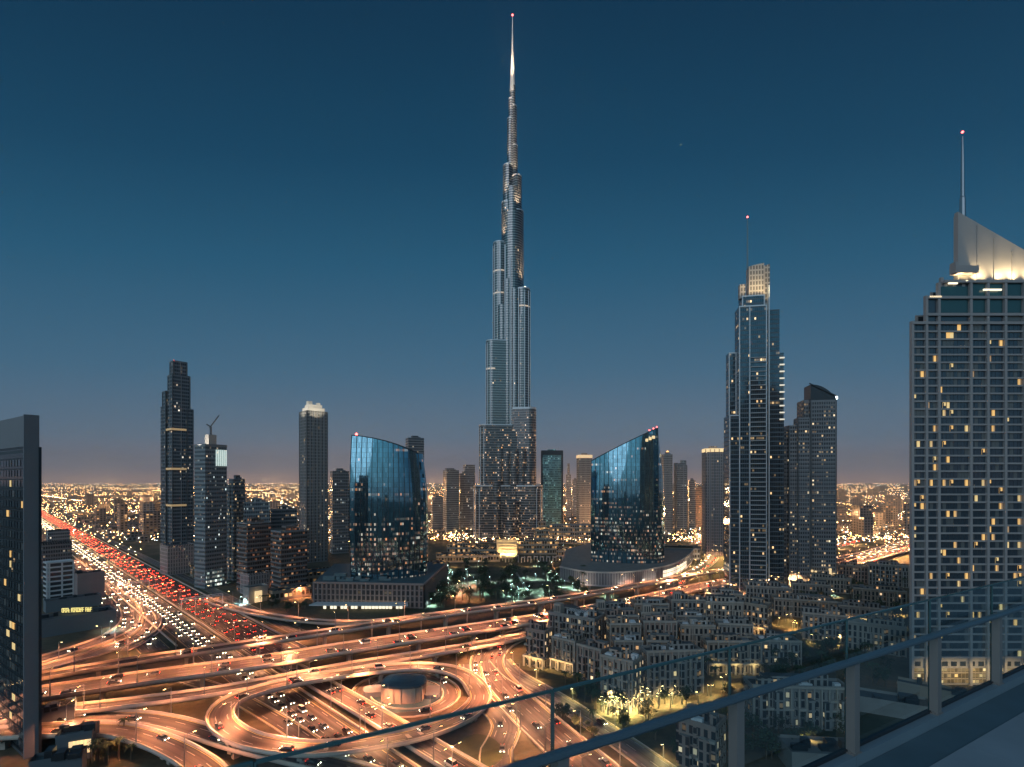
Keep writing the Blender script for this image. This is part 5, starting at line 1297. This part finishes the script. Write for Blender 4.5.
for key, offs, gap, way, ph in [('A', -1.8, 22, -1, 'on the slim flyover'), ('A', 1.8, 20, -1, 'on the slim flyover'), ('B', -5.4, 20, -1, 'on the far lanes of the wide flyover'), ('B', -1.8, 18, -1, 'on the far lanes of the wide flyover'), ('B', 1.9, 18, 1, 'on the near lanes of the wide flyover'), ('B', 5.4, 22, 1, 'on the near lanes of the wide flyover'),
                               ('C', 0, 26, -1, 'on the narrow ramp under the flyover'), ('LOOP', 1.6, 24, 1, 'on the loop ramp'), ('LOOP', -1.6, 30, 1, 'on the loop ramp'), ('D1', 1.6, 18, 1, 'on the outer ramp beside the loop'), ('D1', -1.6, 22, 1, 'on the outer ramp beside the loop'), ('D2', 1.6, 20, 1, 'on the ramp by the teal roofs'), ('D2', -1.6, 20, 1, 'on the ramp by the teal roofs'),
                               ('E', 1.8, 11, -1, 'on the low ramp along the highway'), ('E', -1.8, 13, -1, 'on the low ramp along the highway'), ('G', 0, 26, 1, 'on the slip ramp past the brown podium'), ('F1', -5.6, 15, -1, 'on the curved road'), ('F1', -2.2, 15, -1, 'on the curved road'), ('F1', 2.2, 15, 1, 'on the curved road'), ('F1', 5.6, 17, 1, 'on the curved road'), ('F2', 2, 18, 1, 'on the slip road fork'), ('F2', -2, 18, 1, 'on the slip road fork'),
                               ('L1', 2, 20, 1, 'on the curve round the showroom'), ('L1', -2, 22, 1, 'on the curve round the showroom'), ('L2', 2, 20, 1, 'on the second curve beside the highway'), ('L2', -2, 24, 1, 'on the second curve beside the highway'), ('RING', 0, 30, 1, 'on the small roundabout'), ('F3', -2.5, 45, 1, 'on the grey boulevard')]:
    lane_cars(key, offs, gap*1.9, way, ph)
slots.sort(key=lambda q: q[0])
rest = []
for i, (d, p, rz, ph, pitch) in enumerate(slots):
    if i >= 300: rest.append((p, rz)); continue
    k = (random.choices(list(CARP), (1, 4, 5, 2))[0], i < 110)
    o = PROTO[k] if cf[k] else copy_tree(PROTO[k]); cf[k] = False
    o.location = p; o.rotation_euler = (pitch, 0, rz); v_ = 'van' if k[0] == 'white' else 'car'; tag(o, k[0]+' '+v_+' '+ph, v_, v_+'s '+ph)
for k, v in cf.items():
    if v:
        for ch in list(PROTO[k].children): bpy.data.objects.remove(ch)
        bpy.data.objects.remove(PROTO[k])
def far_car(mb, p, rz, big=1.0):
    cs, sn = math.cos(rz), math.sin(rz); q = lambda x, y: (p.x+x*cs-y*sn, p.y+x*sn+y*cs)
    mb.box((p.x, p.y), 1.75, 4.4, p.z+.3, p.z+.95, rz); mb.box(q(0, -.3), 1.4, 2.2, p.z+.95, p.z+1.45, rz, 1)
    for x in (-.6, .6):
        mb.box(q(x, 2.24), .5*big, .1, p.z+.5, p.z+.5+.32*big, rz, 2); mb.box(q(x, -2.24), .5*big, .1, p.z+.62, p.z+.62+.32*big, rz, 3)
mb = MB()
for p, rz in rest: far_car(mb, p, rz)
for k in range(4):
    s = 640
    while s < 3000: p = hw(78.6+4.2*k, s, .06); far_car(mb, p, PI/4+PI, 1.1); s += random.uniform(10, 24)*(1 if k in (1, 2) else 3)
for k in range(5):
    s = 640
    while s < 3000: p = hw(99.4+4.3*k, s, .06); far_car(mb, p, PI/4, 1.1); s += random.uniform(12, 34)
slots = []
for o_ in (-8, -4.5): lane_cars('BR2', o_, 14, -1, '')
for o_ in (4.5, 8): lane_cars('BR2', o_, 14, 1, '')
for o_ in (-6, -2): lane_cars('BR3', o_, 16, -1, '')
for o_ in (2, 6): lane_cars('BR3', o_, 16, 1, '')
for o_ in (-4, 4): lane_cars('BR', o_, 16, 1 if o_ > 0 else -1, '')
for d, p, rz, ph, pi_ in slots: far_car(mb, p, rz, 1.2)
tag(mb.build('distant_traffic', [CARP['grey'], CGLASS, HEADN, TAILN]), kind='stuff')

# ------------------------------------------------------------------ the city out to the horizon
random.seed(99)
CITY = facade('distant_low_wall', (.20, .18, .17), (.05, .05, .05), 5, 4, .4, .4, .22, A=AMBER, B=WARM, es=1.0, seed=90)
mb = MB(); lm = MB()
def clear_far(x, y):
    tt = (x+y)*RT2; px = 512+F*x/y
    if 50 < tt < 140: return False
    if y < 1000 and 150 < px < 720: return y > 640
    return True
for k in range(7500):
    py = 484.0+random.random()**1.6*58; D_ = F*H/(py-HZ); px = random.uniform(-40, 1060); x = (px-512)*D_/F
    if D_ < 640 or not clear_far(x, D_): continue
    if D_ < 760 and px > 700: continue
    nz = noise.noise(Vector((x*.0009, D_*.0009, 0)))
    if nz < -.25 and random.random() < .6: continue
    w, d = random.uniform(12, 34)*(1+D_/6000), random.uniform(12, 30)*(1+D_/6000); h = random.choice((5, 6, 8, 9, 12))
    if random.random() < .02: h = random.uniform(20, 55)
    if D_ < 1100: w *= .7; d *= .7
    mb.prism(rect((x, D_), w, d, random.choice((.2, .8, -.7))), 0, h, 0, 1, random.randint(0, 900)*5.0)
tag(mb.build('distant_city', [CITY, MT['dark_roof']]), kind='stuff')
LM = [mat('street_glow_amber', (.8, .5, .2), .5, emit=(1, .46, .15), es=60), mat('street_glow_warm', (.8, .6, .4), .5, emit=(1, .66, .34), es=50), mat('street_glow_white', (.8, .8, .8), .5, emit=(.86, .95, 1), es=24)]
for k in range(34000):
    py = 483.6+random.random()**1.7*62; D_ = F*H/(py-HZ); px = random.uniform(-40, 1060); x = (px-512)*D_/F
    if D_ < 600 or not clear_far(x, D_): continue
    if D_ < 760 and px > 700 and random.random() < .6: continue
    nz = noise.noise(Vector((x*.0011+7, D_*.0007, 3)))
    if nz < -.05 and random.random() < .6: continue
    r = random.uniform(.2, .5)*(1+D_/2200); z = random.uniform(4, 10)
    lm.box((x, D_), r, r, z, z+r*.7, 0, random.choices((0, 1, 2), (5, 3, 1.3))[0])
# strings of lamps along far avenues
for k in range(46):
    D0 = random.uniform(900, 6000); x0 = random.uniform(-1.1, 1.1)*D0; a = random.choice((.15, .8, -.75, 1.4))+random.gauss(0, .08); L_ = random.uniform(400, 1600)
    n = int(L_/32); ci = random.choice((0, 0, 1))
    for j in range(n):
        x, y = x0+math.cos(a)*j*32, D0+math.sin(a)*j*32
        if y < 640 or not clear_far(x, y): continue
        r = .6*(1+y/2600); lm.box((x, y), r, r, 9, 9+r*.7, 0, ci)
for side in (70, 124):
    s = 700
    while s < 6000:
        p = hw(side+random.uniform(-14, 8), s); r = .34*(1+p.y/2600); lm.box((p.x, p.y), r, r, 9, 9+r*.7, 0, random.choice((0, 1, 1))); s += random.uniform(9, 26)
fl_ = tag(lm.build('distant_street_lights', LM), kind='stuff')
for k in range(110):
    py = 487+random.random()**1.3*56; D_ = F*H/(py-HZ); x = (random.uniform(-30, 1050)-512)*D_/F
    if D_ < 650 or not clear_far(x, D_): continue
    l = bpy.data.lights.new('district_light', 'POINT'); l.energy = 1.8e5*(D_/1000)**1.5; l.color = (1, .50, .20); l.shadow_soft_size = 3
    o = bpy.data.objects.new('district_light', l); COL.objects.link(o); o.location = (x, D_, 24+D_/120); o.parent = fl_
# ------------------------------------------------------------------ the terrace with its glass railing
ca, sa = .5, math.sqrt(.75)
uv_ = Vector((sa, ca, 0)); nv_ = Vector((-ca, sa, 0))
def dk(p, t, z): q = nv_*p+uv_*t; return Vector((q.x, q.y, z))
ZD = H-3.04
TILE = mat('terrace_paving', (.28, .345, .39), .55, var=.18, scale=1.5)
GUT = mat('terrace_edge_stone', (.085, .15, .185), .6, var=.2, scale=2)
mb = MB()
def slab(mb, p0, p1, t0, t1, z0, z1, mi=0):
    q = [dk(p0, t0, 0), dk(p0, t1, 0), dk(p1, t1, 0), dk(p1, t0, 0)]
    mb.prism([(v.x, v.y) for v in q], z0, z1, mi, mi, bottom=True)
slab(mb, 2.62, 2.995, -9, 26, ZD-.5, ZD)
o = mb.build('terrace_edge', GUT); tag(o, kind='structure')
mb = MB()
for k in range(-6, 18):
    for j in range(5): slab(mb, 2.614-(j+1)*1.2, 2.614-j*1.2-.006, k*1.5, k*1.5+1.494, ZD-.3, ZD+.012)
o = mb.build('terrace_floor', TILE); tag(o, kind='structure')
mb = MB(); slab(mb, -8, 3.35, -9, 26, 0, ZD-.5); o = tag(mb.build('terrace_building', FM['pale']), 'tall building whose roof terrace carries the glass railing', 'building')
rail = thing('glass_railing', 'teal tinted glass railing with a dark steel handrail and posts along the terrace', 'railing')
mb = MB()
for k in range(-4, 13): slab(mb, 3.0, 3.15, k*1.92+.2, (k+1)*1.92+.194, ZD-.4, ZD+.12)
mb.build('kerb', mat('railing_kerb', (.20, .28, .33), .45, .1, var=.1, scale=2), rail)
mb = MB(); slab(mb, 3.085, 3.135, -9, 26, ZD+.12, ZD+.15); mb.build('glass_channel', MT['dark_steel'], rail)
zr = H-1.90
mb = MB(); pr = [(-.035, -.012), (-.022, -.03), (.022, -.03), (.035, -.012), (.035, .01), (.022, .022), (-.022, .022), (-.035, .01)]
a_, b_ = dk(3.0, -9, zr), dk(3.0, 26, zr); n_ = len(pr)
ring = lambda c_: [c_+nv_*x*1.15+Vector((0, 0, y*1.1)) for x, y in pr]
ra, rb = ring(a_), ring(b_)
for i in range(n_): j = (i+1) % n_; mb.face([ra[i], ra[j], rb[j], rb[i]])
mb.build('handrail', mat('handrail_steel', (.15, .225, .27), .35, .4), rail)
ts = [4.05+1.92*k for k in range(-6, 11)]
POST = mat('post_metal', (.30, .285, .27), .45, .3)
pm = MB(); ang_ = math.atan2(uv_.y, uv_.x); pm.box((0, 0), .10, .09, ZD+.121-zr, -.03, ang_); pm.box((0, 0), .16, .11, ZD+.121-zr, ZD+.135-zr, ang_)
for zz in (-.22, -.62): q_ = nv_*.052; pm.box((q_.x, q_.y), .05, .05, zz-.03, zz+.03, ang_)
for dx_ in (-.062, .062): q_ = uv_*dx_; pm.box((q_.x, q_.y), .018, .018, ZD+.135-zr, ZD+.15-zr, ang_)
po = None
for t_ in ts:
    c_ = dk(3.058, t_+.03, zr)
    if po is None: po = pm.build('post', POST, rail); o = po
    else: o = po.copy(); COL.objects.link(o); o.parent = rail
    o.location = c_
def glass_mat():
    m = bpy.data.materials.new('railing_glass'); m.use_nodes = True; t = m.node_tree; t.nodes.clear()
    tr = N(t, 'ShaderNodeBsdfTransparent'); tr.inputs[0].default_value = (.66, .82, .86, 1)
    gl = N(t, 'ShaderNodeBsdfGlossy'); gl.inputs[0].default_value = (.9, 1, 1, 1); gl.inputs['Roughness'].default_value = .02
    fr_ = N(t, 'ShaderNodeFresnel'); fr_.inputs[0].default_value = 1.5
    ms = N(t, 'ShaderNodeMixShader'); gg = N(t, 'ShaderNodeNewGeometry'); nz_ = N(t, 'ShaderNodeTexNoise'); nz_.inputs['Scale'].default_value = 2.2; nz_.inputs['Detail'].default_value = 7; L(t, gg.outputs['Position'], nz_.inputs['Vector'])
    L(t, M(t, 'MULTIPLY_ADD', fr_.outputs[0], .8, M(t, 'MULTIPLY_ADD', nz_.outputs[0], .10, .02)), ms.inputs[0]); L(t, tr.outputs[0], ms.inputs[1]); L(t, gl.outputs[0], ms.inputs[2])
    o = N(t, 'ShaderNodeOutputMaterial'); L(t, ms.outputs[0], o.inputs[0]); return m
GLS = glass_mat(); EDG = mat('glass_edge', (.06, .14, .15), .2)
zg0, zg1 = ZD+.15, H-1.50
go = eo = None
for t_ in ts:
    c_ = dk(3.11, t_+.96, 0)
    if go is None:
        mb = MB(); h_ = .952
        P = [uv_*-h_, uv_*h_]
        mb.face([P[0]+Vector((0, 0, zg0)), P[1]+Vector((0, 0, zg0)), P[1]+Vector((0, 0, zg1)), P[0]+Vector((0, 0, zg1))]); go = mb.build('glass_panel', GLS, rail); o = go
        mb = MB(); mb.bar(P[0]+Vector((0, 0, zg1)), P[1]+Vector((0, 0, zg1)), .022, .018)
        for p in P: mb.bar(p+Vector((0, 0, zg0)), p+Vector((0, 0, zg1)), .012, .022)
        eo = mb.build('glass_edge', EDG, go); eo.parent = go; o.location = c_
    else:
        o = go.copy(); COL.objects.link(o); o.parent = rail; o.location = c_
        e2 = eo.copy(); COL.objects.link(e2); e2.parent = o
# ------------------------------------------------------------------ dusk haze
HAZE = 0.00006
if HAZE:
    m = bpy.data.materials.new('dusk_haze'); m.use_nodes = True; t = m.node_tree; t.nodes.clear()
    v = N(t, 'ShaderNodeVolumePrincipled'); v.inputs['Color'].default_value = (.70, .84, .92, 1); v.inputs['Density'].default_value = HAZE; v.inputs['Anisotropy'].default_value = .0
    o = N(t, 'ShaderNodeOutputMaterial'); L(t, v.outputs[0], o.inputs['Volume'])
    mb = MB(); mb.box((0, 0), 40000, 40000, -1, 850); tag(mb.build('haze', m), kind='stuff')
